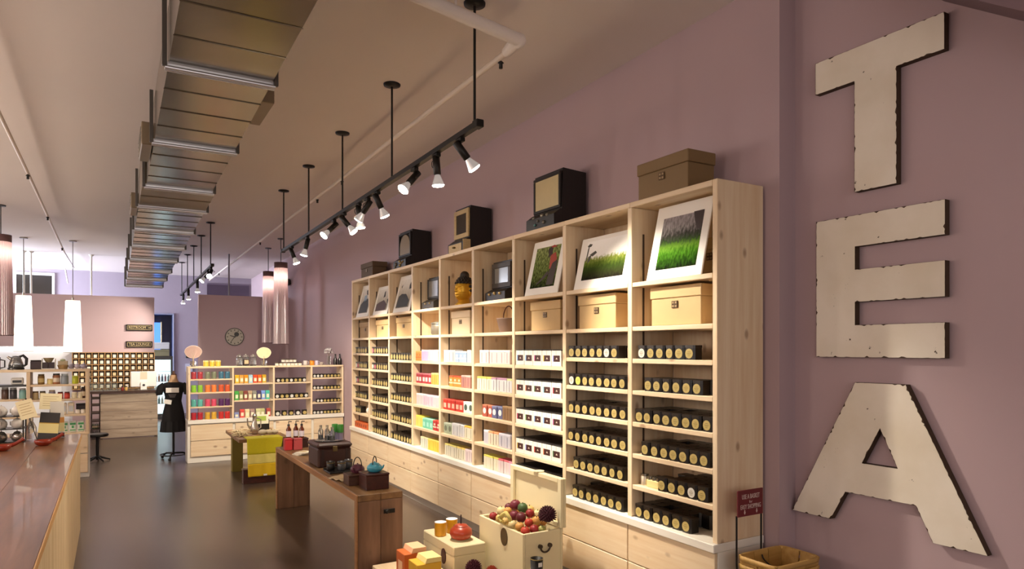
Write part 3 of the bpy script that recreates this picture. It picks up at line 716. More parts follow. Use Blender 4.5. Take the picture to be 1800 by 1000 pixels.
TL = [(2.283, 3.095), (1.64, 3.095), (1.64, 2.93), (1.854, 2.93), (1.854, 2.378), (2.065, 2.378), (2.065, 2.93), (2.283, 2.93)]
EL = [(2.278, 2.262), (1.637, 2.262), (1.637, 2.106), (2.062, 2.106), (2.062, 1.991), (1.637, 1.991), (1.637, 1.83), (2.062, 1.83), (2.062, 1.715), (1.637, 1.715), (1.637, 1.555), (2.278, 1.555)]
AL = [(2.424, .722), (2.062, 1.43), (1.811, 1.43), (1.466, .722), (1.688, .722), (1.764, .876), (2.114, .876), (2.196, .722)]
AH = [(1.934, 1.214), (2.026, 1.033), (1.848, 1.033)]
def ccw(l):
    a = sum(l[i][0] * l[(i + 1) % len(l)][1] - l[(i + 1) % len(l)][0] * l[i][1] for i in range(len(l)))
    return l if a > 0 else l[::-1]
letter('letter_sign', [TL[0:3] + [TL[7]], [TL[6], TL[3], TL[4], TL[5]]], [ccw(TL)], 'big cream chipped letter T at the top of the mauve wall')
letter('letter_sign', [[(2.278, 2.262), (2.062, 2.262), (2.062, 1.555), (2.278, 1.555)], [(2.062, 2.262), (1.637, 2.262), (1.637, 2.106), (2.062, 2.106)], [(2.062, 1.991), (1.637, 1.991), (1.637, 1.83), (2.062, 1.83)], [(2.062, 1.715), (1.637, 1.715), (1.637, 1.555), (2.062, 1.555)]], [ccw(EL)], 'big cream chipped letter E between the other two letters')
A = AL; Hh = AH
letter('letter_sign', [[A[0], A[7], A[6], Hh[1]], [A[0], Hh[1], A[1]], [A[1], Hh[1], Hh[0]], [A[1], Hh[0], A[2]], [A[2], Hh[0], Hh[2]], [A[2], Hh[2], A[3]], [A[3], Hh[2], A[5], A[4]], [A[6], A[5], Hh[2], Hh[1]]], [ccw(AL), ccw(AH)[::-1]], 'big cream chipped letter A lowest on the mauve wall')

# ------------------------------------------------------------------ ceiling duct
DUCT = mat('galvanised_steel', '#9c958a', 0.22, 0.95, var=0.25, scale=2.5, bump=0.12)
DARKD = mat('dull_galvanised', '#8c7c66', 0.45, 0.85, var=0.15, scale=4)
FLG = mat('bright_flange', '#e2e2e8', 0.34, 0.85)
dz = lambda y: 3.30 - 0.0318 * y
straps = [2.7, 4.2, 5.63, 7.0, 7.86, 9.15, 10.36, 11.6, 12.88, 14.0, 15.15]
du = thing('air_duct', 'long galvanised steel air duct under the ceiling', 'duct', (0.54, 9.0, 2.9))
def dloc(v): return [(p[0] - .54, p[1] - 9.0, p[2] - 2.9) for p in v]
ys = [-2.9] + straps + [15.5]
for i in range(len(ys) - 1):
    y0, y1 = ys[i] + .012, ys[i + 1] - .012
    xa, xb_ = (.268, .815) if y1 < 7.5 else (.235, .85)
    s = MB(); hh = min(.33, ceil_z(y0) - dz(y0) - .05)
    s.add(dloc([(xa, y0, dz(y0)), (xb_, y0, dz(y0)), (xb_, y1, dz(y1)), (xa, y1, dz(y1)), (xa, y0, dz(y0) + hh), (xb_, y0, dz(y0) + hh), (xb_, y1, dz(y1) + hh), (xa, y1, dz(y1) + hh)]),
          [(0, 3, 2, 1), (4, 5, 6, 7), (0, 1, 5, 4), (1, 2, 6, 5), (2, 3, 7, 6), (3, 0, 4, 7)])
    n = 4 if y1 - y0 > 1.0 else 2
    for k in range(1, n):                                     # standing seams across the sheet
        y = y0 + (y1 - y0) * k / n
        s.add(dloc([(xa - .004, y - .006, dz(y) - .001), (xb_ + .004, y - .006, dz(y) - .001), (xb_ + .004, y + .006, dz(y) - .001), (xa - .004, y + .006, dz(y) - .001), (xa - .004, y, dz(y) - .005), (xb_ + .004, y, dz(y) - .005)]),
              [(0, 1, 5, 4), (3, 4, 5, 2), (0, 4, 3), (1, 2, 5)])
    s.obj('duct_section', DUCT if i != 4 else DARKD, du)
for i, y in enumerate(straps):
    xa, xb_ = (.255, .828) if y < 7.5 else (.222, .862); z = dz(y)
    f = MB()
    f.box(xa - .54, xb_ - .54, y - 9.0 - .011, y - 9.0 - .003, z - .018 - 2.9, z + .012 - 2.9, .002); f.box(xa - .54, xb_ - .54, y - 9.0 + .003, y - 9.0 + .011, z - .018 - 2.9, z + .012 - 2.9, .002)
    f.box(xa - .545, xb_ - .535, y - 9.0 - .02, y - 9.0 + .02, z - .024 - 2.9, z - .0182 - 2.9, .002)
    for o_ in (-.017, .017): f.tube([(xa - .545, y - 9.0 + o_, z - .024 - 2.9), (xb_ - .535, y - 9.0 + o_, z - .024 - 2.9)], .011, 10)
    f.obj('flange', FLG, du)
    for x in (xa - .008, xb_ + .008):
        top = min(z + .36, ceil_z(y) - .002)
        MB().box(x - .012 - .54, x + .012 - .54, y - 9.02 - .012, y - 9.02 + .012, z - .02 - 2.9, top - 2.9, .002).obj('hanger_strap', mat('dark_strut', '#5c5854', 0.4, 0.7), du)
for x0, x1, y0, y1, z0, z1 in ((.19, .262, 5.80, 6.35, 3.13, 3.30), (.818, .90, 4.55, 5.05, 3.17, 3.34), (.17, .232, 8.10, 8.6, 3.06, 3.22)):
    rg = MB().box(x0 - .54, x1 - .54, y0 - 9, y1 - 9, z0 - 2.9, z1 - 2.9, .004).obj('side_register', DARKD, du)
    xs = x0 if x0 < .5 else x1
    for k in range(4):
        MB().box(xs - .54 - .006, xs - .54 + .006, y0 - 9 + .03, y1 - 9 - .03, z0 - 2.9 + .025 + .035 * k, z0 - 2.9 + .033 + .035 * k).obj('louver', STEEL, rg)

# ------------------------------------------------------------------ sprinkler pipes
PIPE = mat('white_pipe_paint', '#e4dcd6', 0.4)
PIPEC = mat('tan_pipe_paint', '#dccfc2', 0.5)
pp = thing('sprinkler_pipe', 'white ceiling pipe with an elbow above the track lights', 'pipe', (2.07, 3.5, 3.42))
MB().tube([(-.82, -.21, ceil_z(3.3) - 3.425), (-.80, -.205, .06), (-.72, -.185, .022), (-.60, -.16, .018), (0, -.05, 0)], .038, 12).obj('main_pipe', PIPE, pp)
MB().ball((.005, -.04, -.0), .046).obj('elbow', PIPE, pp); MB().tube([(.0, -.04, 0), (0, .10, -.02)], [.044, .03], 12).obj('coupling', PIPE, pp)
MB().tube([(0, .09, -.02), (.03, 15.0, -.12)], .019, 8).obj('branch_pipe', PIPEC, pp)
for y in (.2, 3.6, 4.6, 8.2, 13.2):
    sh = MB().lathe([(.012, 0), (.012, .03), (.02, .034), (.008, .045)], 10).obj('sprinkler_head', BLACK, pp, (.02, y, -.075 - .0067 * y))
MB().tube([(-.43, -.09, .02), (-.43, -.09, ceil_z(3.4) - 3.42)], .008, 6).obj('pipe_hanger', PIPE, pp)
pl = thing('sprinkler_pipe', 'thin tan sprinkler pipe along the left part of the ceiling', 'pipe', (-.75, 8.6, 3.41))
MB().tube([(-.02, -10, .06), (0, 0, 0), (0, 6.2, -.06)], .016, 8).obj('branch_pipe', PIPEC, pl)
MB().tube([(0, 6.2, -.06), (.06, 8.4, -.12), (-.10, 8.5, -.12), (-.06, 8.7, -.42)], .014, 8).obj('pipe_end', PIPE, pl)
for y in (0.0, 2.5, 5.6): MB().lathe([(.012, 0), (.012, .03), (.022, .034), (.008, .05)], 10).obj('sprinkler_head', BLACK, pl, (0, y, -.065 - .008 * y))

# ------------------------------------------------------------------ track lights
BULB = mat('bulb_reflector_glass', '#e8e6e4', 0.2, 0.5, emit=0.12)
LIT = mat('lit_bulb_face', '#fff0d8', 0.4, emit=32.0)
def track(x, y0, y1, z0, z1, rods, label):
    t = thing('track_rail', label, 'track', (x, y0, z0))
    MB().add([(sx * .018, (0 if e == 0 else y1 - y0) + 0, (0 if e == 0 else z1 - z0) + sz * .016) for e in (0, 1) for sx, sz in ((-1, -1), (1, -1), (1, 1), (-1, 1))],
             [(0, 1, 2, 3), (7, 6, 5, 4), (0, 4, 5, 1), (1, 5, 6, 2), (2, 6, 7, 3), (3, 7, 4, 0)]).obj('rail', BLACK, t)
    for yy in (y0, y1): MB().box(-.024, .024, -.03, .03, -.022, .022, .004).obj('end_cap', BLACK, t, (0, yy - y0, (z1 - z0) * (yy - y0) / (y1 - y0)))
    for y in rods:
        zr = (z1 - z0) * (y - y0) / (y1 - y0)
        r = MB().tube([(0, 0, .014), (0, 0, ceil_z(y) - z0 - zr - .01)], .008, 8).obj('rod', BLACK, t, (0, y - y0, zr))
        MB().lathe([(.02, -.02), (.062, -.012), (.064, .0)], 20).obj('canopy', BLACK, r, (0, 0, ceil_z(y) - z0 - zr - .001))
    return t
track(1.81, 3.47, 8.64, 2.885, 2.795, (3.512, 4.863, 6.136, 7.37, 8.60), 'near black track rail hanging above the bookcase aisle')
track(1.28, 10.95, 16.2, 2.83, 2.745, (11.15, 12.4, 13.6, 14.8, 16.05), 'far black track rail hanging beside the steel duct')
def lamp(x, y, z, aim, label, power, group, target=None, spread=62, scale=.82, blend=.75):
    """track head: adapter on the rail, stem, ring, black socket and reflector bulb pointing along aim"""
    t = thing('spotlight', label, 'spotlight', (x, y, z), group=group)
    d = Vector(aim).normalized(); q = d.to_track_quat('Z', 'Y').to_matrix().to_4x4(); J = Vector((0, 0, -.075 * scale))
    MB().box(-.016, .016, -.035, .035, -.03 * scale, -.001, .003).obj('adapter', BLACK, t)
    MB().tube([(0, 0, -.028 * scale), (0, 0, -.085 * scale)], .008, 8).obj('stem', BLACK, t)
    def sub(prof, nm, m, n=16):
        b = MB(); b.M = Matrix.Translation(J) @ q; b.lathe([(r * scale, h * scale) for r, h in prof], n); return b.obj(nm, m, t)
    sub([(.018, -.06), (.029, -.055), (.029, .085), (.024, .09)], 'socket', BLACK)
    rg = MB(); rg.M = Matrix.Translation(J) @ q; rg.tube([(.029 * scale + .018 * scale * (1 - math.cos(a)), 0, (.0 + .026 * math.sin(a)) * scale) for a in [2 * PI * i / 12 for i in range(12)]], .003, 5, closed=True); rg.obj('ring', BLACK, t)
    sub([(.020, .0905), (.026, .105), (.049, .165), (.052, .172)], 'bulb', BULB)
    sub([(.047, .1725), (.040, .182), (.018, .186), (.0, .187)], 'bulb_face', LIT)
    ld = bpy.data.lights.new('spot_beam', 'SPOT'); ld.energy = power; ld.color = (1.0, .88, .72); ld.spot_size = math.radians(spread); ld.spot_blend = blend; ld.shadow_soft_size = .045
    lo = bpy.data.objects.new('spot_beam', ld); COL.objects.link(lo); lo.parent = t
    pos = J + d * .215 * scale; lo.location = pos
    td = (Vector(target) - (Vector((x, y, z)) + pos)).normalized() if target else d
    lo.rotation_euler = td.to_track_quat('-Z', 'Y').to_euler()
    return t
rz_ = lambda y: 2.885 - .0174 * (y - 3.47) - .017
G1 = 'spotlights on the near track'
P1 = 138
lamp(1.81, 3.70, rz_(3.70), (.62, -.10, -.78), 'first spotlight on near track, tilted towards the TEA wall', P1 * .75, G1, (2.73, 3.05, 1.55), 64)
lamp(1.81, 4.05, rz_(4.05), (.10, .02, -1), 'second spotlight on near track, pointing straight down', P1 * 1.05, G1, (2.45, 3.85, .5))
lamp(1.81, 4.42, rz_(4.42), (-.55, -.12, -.62), 'third spotlight on near track, glaring towards the counter', P1 * .8, G1, (.2, 3.6, .3), 80)
lamp(1.81, 5.19, rz_(5.19), (.42, .0, -.85), 'fourth spotlight on near track, tilted at the bookcase', P1 * .75, G1, (2.73, 4.8, 1.2))
lamp(1.81, 5.43, rz_(5.43), (-.35, .5, -.75), 'fifth spotlight on near track, turned back along the rail', P1 * .6, G1, (1.5, 6.6, .4))
lamp(1.81, 5.66, rz_(5.66), (.12, .05, -.9), 'sixth spotlight on near track, in the middle cluster', P1 * .65, G1, (2.73, 5.8, .7))
lamp(1.81, 6.09, rz_(6.09), (.52, -.35, -.75), 'seventh spotlight on near track, far side of middle cluster', P1 * .8, G1, (2.73, 6.6, 1.3))
lamp(1.81, 6.42, rz_(6.42), (-.55, -.10, -.55), 'eighth spotlight on near track, glaring across the aisle', P1 * .7, G1, (-.6, 6.0, .6), 80)
lamp(1.81, 7.44, rz_(7.44), (-.20, .12, -.9), 'ninth spotlight on near track, second from its far end', P1 * 1.1, G1, (2.6, 7.7, 1.0), 75)
lamp(1.81, 8.16, rz_(8.16), (.30, -.10, -.8), 'tenth spotlight on near track, at its far end', P1 * 1.5, G1, (2.0, 10.4, .8), 85)
G2 = 'spotlights on the far track'
rz2 = lambda y: 2.83 - .0162 * (y - 10.95) - .017
lamp(1.28, 11.1, rz2(11.1), (-.2, -.6, -.45), 'nearest spotlight on far track, tilted back at the shop', P1 * .5, G2, (.9, 9.6, .5))
lamp(1.28, 11.5, rz2(11.5), (-.5, -.1, -.6), 'second spotlight on far track from its near end', P1 * .8, G2, (0.2, 14.0, .9))
lamp(1.28, 13.0, rz2(13.0), (.02, .0, -1), 'third spotlight on far track, pointing straight down', P1 * .7, G2, (.3, 15.0, 1.3))
lamp(1.28, 14.6, rz2(14.6), (0, .0, -1), 'fourth spotlight on far track, pointing straight down', P1 * .7, G2, (-.2, 15.6, 1.9))
lamp(1.28, 15.7, rz2(15.7), (-.05, .0, -1), 'last spotlight at the far end of far track', P1 * .3, G2, (1.1, 16.5, 1.0))

# ------------------------------------------------------------------ pendants
SHADE = mat('glowing_linen_shade', '#fff0d6', 0.7, emit=2.4)
PLEAT = mat('pleated_mauve_silk', '#d2c4c8', 0.3, 0.35)
_nt = PLEAT.node_tree; _tr = _nt.nodes.new('ShaderNodeBsdfTranslucent'); _tr.inputs[0].default_value = lin('#d8b8b4'); _mx = _nt.nodes.new('ShaderNodeMixShader'); _mx.inputs[0].default_value = .4
_nt.links.new(_nt.nodes['Principled BSDF'].outputs[0], _mx.inputs[1]); _nt.links.new(_tr.outputs[0], _mx.inputs[2]); _nt.links.new(_mx.outputs[0], _nt.nodes['Material Output'].inputs[0])
def pendant_lit(x, y, z0, z1, label):
    t = thing('pendant_lamp', label, 'lamp', (x, y, z0), group='glowing white pendants over the tea bar')
    h = z1 - z0
    MB().lathe([(.135, 0), (.131, h * .3), (.108, h - .01), (.106, h)], 28, caps=False).obj('shade', SHADE, t)
    MB().lathe([(.0, h - .012), (.1055, h - .011)], 28, caps=False).obj('shade_top', SHADE, t)
    MB().lathe([(.136, -.004), (.137, .004)], 28, caps=False).obj('rim', mat('shade_rim', '#8a7a68', 0.5), t)
    MB().tube([(0, 0, h - .005), (0, 0, h + .05)], .016, 10).obj('socket', mat('nickel', '#9a948c', 0.3, 1.0), t)
    MB().tube([(0, 0, h + .05), (0, 0, ceil_z(y) - z0 - .015)], .006, 6).obj('cord', mat('grey_cord', '#6c625a', 0.6), t)
    MB().lathe([(.06, -.02), (.06, -.0005)], 18).obj('canopy', mat('nickel', '#9a948c', 0.3, 1.0), t, (0, 0, ceil_z(y) - z0))
pendant_lit(-1.28, 14.0, 1.55, 2.48, 'glowing white pendant lamp at the left')
pendant_lit(-.585, 14.0, 1.53, 2.42, 'glowing white pendant lamp beside the cubby wall')
# added row of stronger pendants out of view, warming ceiling and TEA wall
SHADE = mat('fill_pendant_shade', '#fff0de', 0.7, emit=16.0)
for i, y in enumerate((2.2, 4.6, 7.0, 9.4)):
    pendant_lit(-2.7, y, 1.75, 2.65, '%s added bright pendant out of view at left, lighting the room' % ORD[i])

def pendant_pleat(x, y, z0, z1, r, label):
    t = thing('pendant_lamp', label, 'lamp', (x, y, z0), group='long pleated mauve pendants')
    h = z1 - z0
    MB().lathe([(r * 1.12, 0), (r * 1.05, h * .3), (r * .93, h * .93)], 72, caps=False, pleat=.028, smooth=False).obj('shade', PLEAT, t)
    MB().lathe([(r * .96, h * .93), (r * .96, h), (r * .2, h + .004)], 28, caps=False).obj('top_band', mat('mauve_band', '#6a4c4c', 0.5), t)
    MB().lathe([(r * 1.13, -.004), (r * 1.15, .006)], 36, caps=False).obj('bottom_rim', mat('mauve_band', '#6a4c4c', 0.5), t)
    MB().ball((0, 0, h * .82), .04).obj('bulb', mat('warm_pendant_bulb', '#fff0e4', .4, emit=30.0), t)
    MB().tube([(0, 0, h * .86), (0, 0, ceil_z(y) - z0 - .012)], .006, 6).obj('cord', BLACK, t)
    MB().lathe([(.055, -.015), (.06, -.0005)], 18).obj('canopy', BLACK, t, (0, 0, ceil_z(y) - z0))
pendant_pleat(2.51, 13.25, 1.70, 3.03, .098, 'long pleated pendant, left of the pair by the clock')
pendant_pleat(2.50, 12.1, 1.67, 3.07, .115, 'long pleated pendant, right of the pair by the clock')
pendant_pleat(-1.27, 11.2, 1.77, 3.10, .125, 'long pleated pendant at the left edge of the photo')
t = thing('ceiling_speaker', 'small black speaker on the wall beside the pleated pendants', 'speaker', (3.02, 14.1, 2.86))
MB().box(-.09, .07, -.08, .08, 0, .13, .02).obj('case', BLK, t); MB().box(-.094, -.0905, -.06, .06, .02, .11, .001).obj('grille', mat('dark_grey', '#3a3a3e', 0.4), t)

# ------------------------------------------------------------------ clock and signs
t = thing('wall_clock', 'round grey wall clock on the far mauve partition', 'clock', (2.071, 14.298, 1.823)); 
ck = MB(); ck.tube([(0, 0, 0), (0, -.03, 0)], .175, 32, smooth=False); ck.obj('case', mat('clock_rim', '#35302c', 0.4), t)
fc = MB(); fc.tube([(0, -.0302, 0), (0, -.034, 0)], .160, 32, smooth=False); dial = fc.obj('dial', mat('clock_dial', '#b0aa9c', 0.5), t)
for i in range(12):
    a = 2 * PI * i / 12; MB().box(-.008, .008, -.0365, -.0342, .118, .145).obj('hour_mark', mat('clock_ink', '#4a463e', 0.6), dial).rotation_euler = (0, a, 0)
hd = MB().prism([(-.007, -.02), (.007, -.02), (.004, .13), (-.004, .13)], -.040, -.0375, 'Y').obj('minute_hand', BLK, t); hd.rotation_euler = (0, math.radians(215), 0)
hd = MB().prism([(-.010, -.02), (.010, -.02), (.006, .09), (-.006, .09)], -.043, -.0405, 'Y').obj('hour_hand', BLK, t); hd.rotation_euler = (0, math.radians(287), 0)
MB().tube([(.035, -.035, .05), (.035, -.039, .05)], .045, 18, smooth=False).obj('dial_motif', BLK, dial)
SI = mat('sign_black', '#181210', 0.85); SG = mat('sign_gold', '#b8a478', 0.6)
def wall_sign(x0, x1, z0, z1, txt, label):
    t = thing('wall_sign', label, 'sign', ((x0 + x1) / 2, 15.585, z0)); w = (x1 - x0) / 2; h = z1 - z0
    MB().box(-w, w, 0, .03, 0, h, .003).obj('panel', SI, t)
    bd = MB(); g = .022; e = .006
    for a in ((-w + g, w - g, g, g + e), (-w + g, w - g, h - g - e, h - g), (-w + g, -w + g + e, g, h - g), (w - g - e, w - g, g, h - g)): bd.box(a[0], a[1], -.0015, -.0002, a[2], a[3])
    bd.obj('border', SG, t)
    o = put('lettering', text_mesh(txt, .074, SG), t, (0, -.001, h / 2)); o.rotation_euler = (PI / 2, 0, 0)
    return t
s1 = wall_sign(.238, .705, 1.95, 2.075, 'RESTROOM', 'black RESTROOM sign with gold border and arrow')
lt = [c for c in s1.children if c.name.startswith('lettering')][0]; lt.location.x = -.035; lt.scale = (.80, 1, 1)
MB().prism([(.15, .058), (.185, .058), (.185, .050), (.205, .0625), (.185, .075), (.185, .067), (.15, .067)], -.0015, -.0002, 'Y').obj('arrow', SG, s1)
s2 = wall_sign(.238, .705, 1.615, 1.74, 'TEA LOUNGE', 'black TEA LOUNGE sign with gold border'); [c for c in s2.children if c.name.startswith('lettering')][0].scale = (.82, 1, 1)

# ------------------------------------------------------------------ cubby wall of tea jars behind the counter
cw = thing('cubby_shelf', 'honey wood cubby shelf full of tea jars behind the counter', 'shelf', (.04, 15.6, .80))
HON = wood('honey_wood', '#c49a66', '#a87c48', 'X', .2); HONZ = wood('honey_wood_upright', '#c49a66', '#a87c48', 'Z', .2)
CX0, CX1, CZ0, CZ1, NCX, NCZ = -.655, .735, .81, 1.515, 13, 6
px_, pz_ = (CX1 - CX0) / NCX, (CZ1 - CZ0) / NCZ
board('back_panel', CX0, CX1, 15.60, 15.617, CZ0, CZ1, mat('cubby_back', '#4a3320', 0.7), cw)
for i in range(NCX + 1): board('upright', CX0 + px_ * i - .006, CX0 + px_ * i + .006, 15.47, 15.599, CZ0, CZ1, HONZ, cw, .001)
for j in range(NCZ + 1):
    board('shelf', CX0 - .006, CX1 + .006, 15.462, 15.60, CZ0 + pz_ * j - .006, CZ0 + pz_ * j + .006, HON, cw, .001)
jb = MB().box(-.04, .04, -.05, .05, 0.001, .085, .008).mesh('tea_jar', mat('jar_dark', '#2c1d14', 0.3))
jl = MB().lathe([(.036, .0855), (.036, .098)], 12).mesh('lid', mat('jar_lid', '#3a2a20', 0.3))
JW = [mat('jar_label_white', '#efe8d6', 0.5), mat('jar_label_cream', '#dcc898', 0.5)]
jp = [MB().box(-.026, .026, -.0515, -.0505, .012, .072, 0).mesh('label', m) for m in JW]
for j in range(NCZ):
    for i in range(NCX):
        o = put('tea_jar', jb, None, (CX0 + px_ * (i + .5), 15.53, CZ0 + pz_ * (NCZ - 1 - j) + .0065)); put('lid', jl, o); put('label', jp[1 if RND.random() < .25 else 0], o)
        tag(o, 'tea jar in %s row down, %s column of cubby shelf behind counter' % (ORD[j], ORD[i]), 'jar', 'tea jars in the cubby shelf')

# ------------------------------------------------------------------ cash counter
WEATH = wood('weathered_plank', '#c4b29c', '#9c8874', 'X', .4, .65, 10, '#5c4a3c')
cc = thing('cash_counter', 'weathered plank cash counter with dark top', 'counter', (.27, 14.3, 0))
for i in range(5):
    board('plank', -.178, .718, 14.0, 14.03, .012 + .157 * i, .165 + .157 * i, WEATH, cc, .004)
board('side_panel', -.178, -.15, 14.032, 14.6, .0, .79, wood('dark_side', '#5a4434', '#42301f', 'Z'), cc)
board('side_panel', .69, .718, 14.032, 14.6, .0, .79, WEATH, cc)
board('counter_top', -.33, .74, 13.96, 14.65, .80, .84, wood('dark_top', '#4a3228', '#38241c', 'X', 0, .3), cc, .004)
DST = wood('dark_stand_wood', '#3c2418', '#2a1810', 'X', 0, .4)
st = thing('bottle_rack', 'dark wooden bottle rack at the left of the cash counter', 'rack', (-.25, 14.15, 0))
for z in (.03, .16, .30, .44, .58, .70): board('rack_shelf', -.325, -.182, 14.05, 14.5, z, z + .02, DST, st, .002)
for x in (-.325, -.197): 
    for y in (14.05, 14.47): board('post', x, x + .015, y, y + .03, .0, .79, DST, st, .002)
for z, c in ((.18, '#2c3a24'), (.05, '#241c18')):
    for i in range(4):
        o = thing('bottle', '%s bottle from left on the %s rack shelf beside the counter' % (ORD[i], 'second' if z > .1 else 'lowest'), 'bottle', (-.29 + .03 * i, 14.10, z + .0005), group='bottles in the rack beside the counter')
        MB().lathe([(.013, 0), (.013, .07), (.006, .085), (.006, .105)], 8).obj('body', mat('bottle_' + c[1:], c, .2), o); MB().lathe([(.0135, .02), (.0135, .05)], 8, caps=False).obj('label', mat('label_tan', '#a89070', .6), o)
mo = thing('computer_monitor', 'white backed computer monitor on the cash counter', 'monitor', (.50, 14.2, .841))
mm = MB(); mm.box(-.21, .21, -.01, .02, .05, .335, .012); mm.obj('screen_back', mat('white_plastic', '#e9e6e2', .3), mo)
MB().prism([(-.05, .0), (.05, .0), (.05, .14), (-.05, .14)], -.05, -.012, 'Y').obj('stand', mat('stand_white', '#f0eeea', .3), mo); MB().tube([(0, -.0505, .085), (0, -.053, .085)], .022, 14, smooth=False).obj('logo_disc', mat('dark_grey', '#3a3a3e', .4), mo)
MB().box(-.09, .09, -.06, .06, 0, .006, .002).obj('foot', STEEL, mo); MB().box(-.055, .055, -.0115, -.0102, .19, .33).obj('paper_patch', mat('paper_tan', '#d9c7ae', .6), mo)
for i, (x, w) in enumerate(((-.24, .2), (-.02, .22))):
    t = thing('pastry_case', '%s clear pastry case on the cash counter' % ('left' if i == 0 else 'right'), 'case', (x, 14.15, .841), group='pastry cases on the counter')
    MB().box(-w / 2, w / 2, -.12, .12, 0, .012, .002).obj('tray', STEEL, t)
    g = MB()
    for a in ((-w / 2, w / 2, -.12, -.117, .012, .14), (-w / 2, w / 2, .117, .12, .012, .14), (-w / 2, -w / 2 + .003, -.117, .117, .012, .14), (w / 2 - .003, w / 2, -.117, .117, .012, .14), (-w / 2, w / 2, -.12, .12, .14, .143)): g.box(*a)
    g.obj('glass_cover', GLASS, t)
    for k in range(4): MB().ball((-w / 2 + .035 + .045 * k, -.05, .035), .02, n=8, m=6).obj('pastry', mat('pastry_tan', '#c09a68', .7), t)
    MB().ball((0, 0, .152), .012, n=8, m=6).obj('knob', STEEL, t)
for i, (x, c, n_) in enumerate(((.16, '#7a2018', 'dark red'), (.22, '#c9a050', 'amber'))):
    t = thing('small_jar', 'small %s jar left of the monitor' % n_, 'jar', (x, 14.12, .841)); MB().lathe([(.022, 0), (.024, .05), (.016, .06)], 12).obj('body', mat('jarbody_' + c[1:], c, .3), t); MB().lathe([(.018, .061), (.018, .075)], 12).obj('lid', BLK, t)
# drinks fridge in the rear with crates on top
fr = thing('drinks_fridge', 'lit glass door drinks fridge beyond the mannequin', 'fridge', (.95, 17.3, 0))
F0 = mat('fridge_black', '#191a1c', .4)
fb = MB(); fb.box(-.24, .24, .10, .5, .0, 1.42); fb.box(-.24, -.20, -.05, .10, 0, 1.42); fb.box(.20, .24, -.05, .10, 0, 1.42); fb.box(-.2, .2, -.05, .10, 1.34, 1.42); fb.box(-.2, .2, -.05, .10, 0, .12); fb.obj('cabinet', F0, fr)
MB().box(-.2, .2, .085, .099, .12, 1.34).obj('lit_interior', mat('fridge_light', '#cfe9f2', .5, emit=1.3), fr)
dd = MB().box(-.2, .2, -.062, -.052, .12, 1.34).obj('glass_door', GLASS, fr); MB().tube([(.17, -.085, .5), (.17, -.085, 1.0)], .01, 8).obj('handle', STEEL, dd)
for z in (.35, .60, .85, 1.08): MB().box(-.198, .198, -.02, .084, z - .008, z).obj('rack', STEEL, fr)
RB = ['#3c5a78', '#8a3040', '#2c6a60', '#c8c8b0', '#56402c', '#4a7aa8', '#b86a3c']
for zi, z in enumerate((.35, .60, .85)):
    for i in range(6):
        t = thing('drink_bottle', '%s drink bottle from left on the %s fridge rack' % (ORD[i], ('lower', 'middle', 'upper')[zi]), 'bottle', (.95 - .16 + .063 * i, 17.315, z + .0005), group='drink bottles in the fridge')
        MB().lathe([(.024, 0), (.024, .10), (.010, .13), (.010, .16)], 10).obj('body', mat('drink_' + RB[(i + zi * 2) % 7][1:], RB[(i + zi * 2) % 7], .2), t); MB().lathe([(.012, .1602), (.012, .17)], 8).obj('cap', WHITE, t)
for i, (z, c, l) in enumerate(((1.421, '#7d7d5e', 'olive crate on top of the drinks fridge'), (1.582, '#d3dcdc', 'white crate on top of the olive crate'))):
    t = thing('crate', l, 'crate', (.95, 17.45, z)); MB().box(-.17, .17, -.2, .1, 0, .15, .008).obj('body', mat('crate_' + c[1:], c, .6), t); MB().box(-.175, .175, -.205, .105, .11, .13, .003).obj('rim', mat('crate_' + c[1:], c, .6), t)

# ------------------------------------------------------------------ dress form in a black apron
dm = thing('dress_form', 'dress form in a black dress on a wheeled stand', 'mannequin', (.765, 10.96, 0))
DRS = mat('black_cotton', '#141112', .85, var=.2, scale=30)
dm.rotation_euler = (0, 0, -.2)
MB().lathe([(.158, .405), (.162, .43), (.155, .55), (.138, .68), (.112, .80), (.105, .84), (.118, .93), (.142, 1.02), (.148, 1.06), (.125, 1.10), (.07, 1.115)], 28, 1.0, .72).obj('dress', DRS, dm)
sk = MB(); sk.lathe([(.170, .40), (.156, .55)], 28, 1.02, .8, pleat=.03, smooth=False, caps=False); sk.obj('skirt_hem', DRS, dm)
for s in (-1, 1):
    MB().tube([(s * .115, 0, 1.075), (s * .165, -.005, 1.03), (s * .185, -.01, .96), (s * .18, -.015, .93)], [.045, .055, .048, .043], 12).obj('sleeve', DRS, dm)
MB().lathe([(.075, 1.112), (.058, 1.135), (.046, 1.17), (.045, 1.20), (.040, 1.215)], 18, 1, .85).obj('neck', mat('linen_form', '#c9a781', .8), dm)
MB().lathe([(.040, 1.216), (.036, 1.225), (.018, 1.235), (.016, 1.25), (.02, 1.262), (.0, 1.275)], 14).obj('finial', wood('brown_finial', '#6a4630', '#50341f', 'Z'), dm)
pc = MB(); pc.M = Matrix.Translation((0, -.108, 1.0)); pc.box(-.085, .085, -.006, 0, -.035, .035, .002); pc.obj('collar_card', WHITE, dm)
MB().box(-.075, .075, -.1105, -.1085, 1.055, 1.085).obj('neckline_band', DRS, dm)
pc2 = MB(); pc2.M = Matrix.Translation((-.06, -.105, .835)) @ Matrix.Rotation(.18, 4, 'Y'); pc2.box(-.05, .05, -.006, 0, -.032, .032, .002); pc2.obj('price_card', WHITE, dm)
tx = MB()
for k in range(3): tx.box(-.05 + .008 * k, .05 - .008 * k, -.1135 + .004 * k, -.1115 + .004 * k, .935 - .018 * k, .942 - .018 * k)
tx.obj('printed_motif', mat('grey_print', '#8a8688', .7), dm)
MB().tube([(0, 0, .06), (0, 0, .42)], .015, 10).obj('pole', BLACK, dm); 
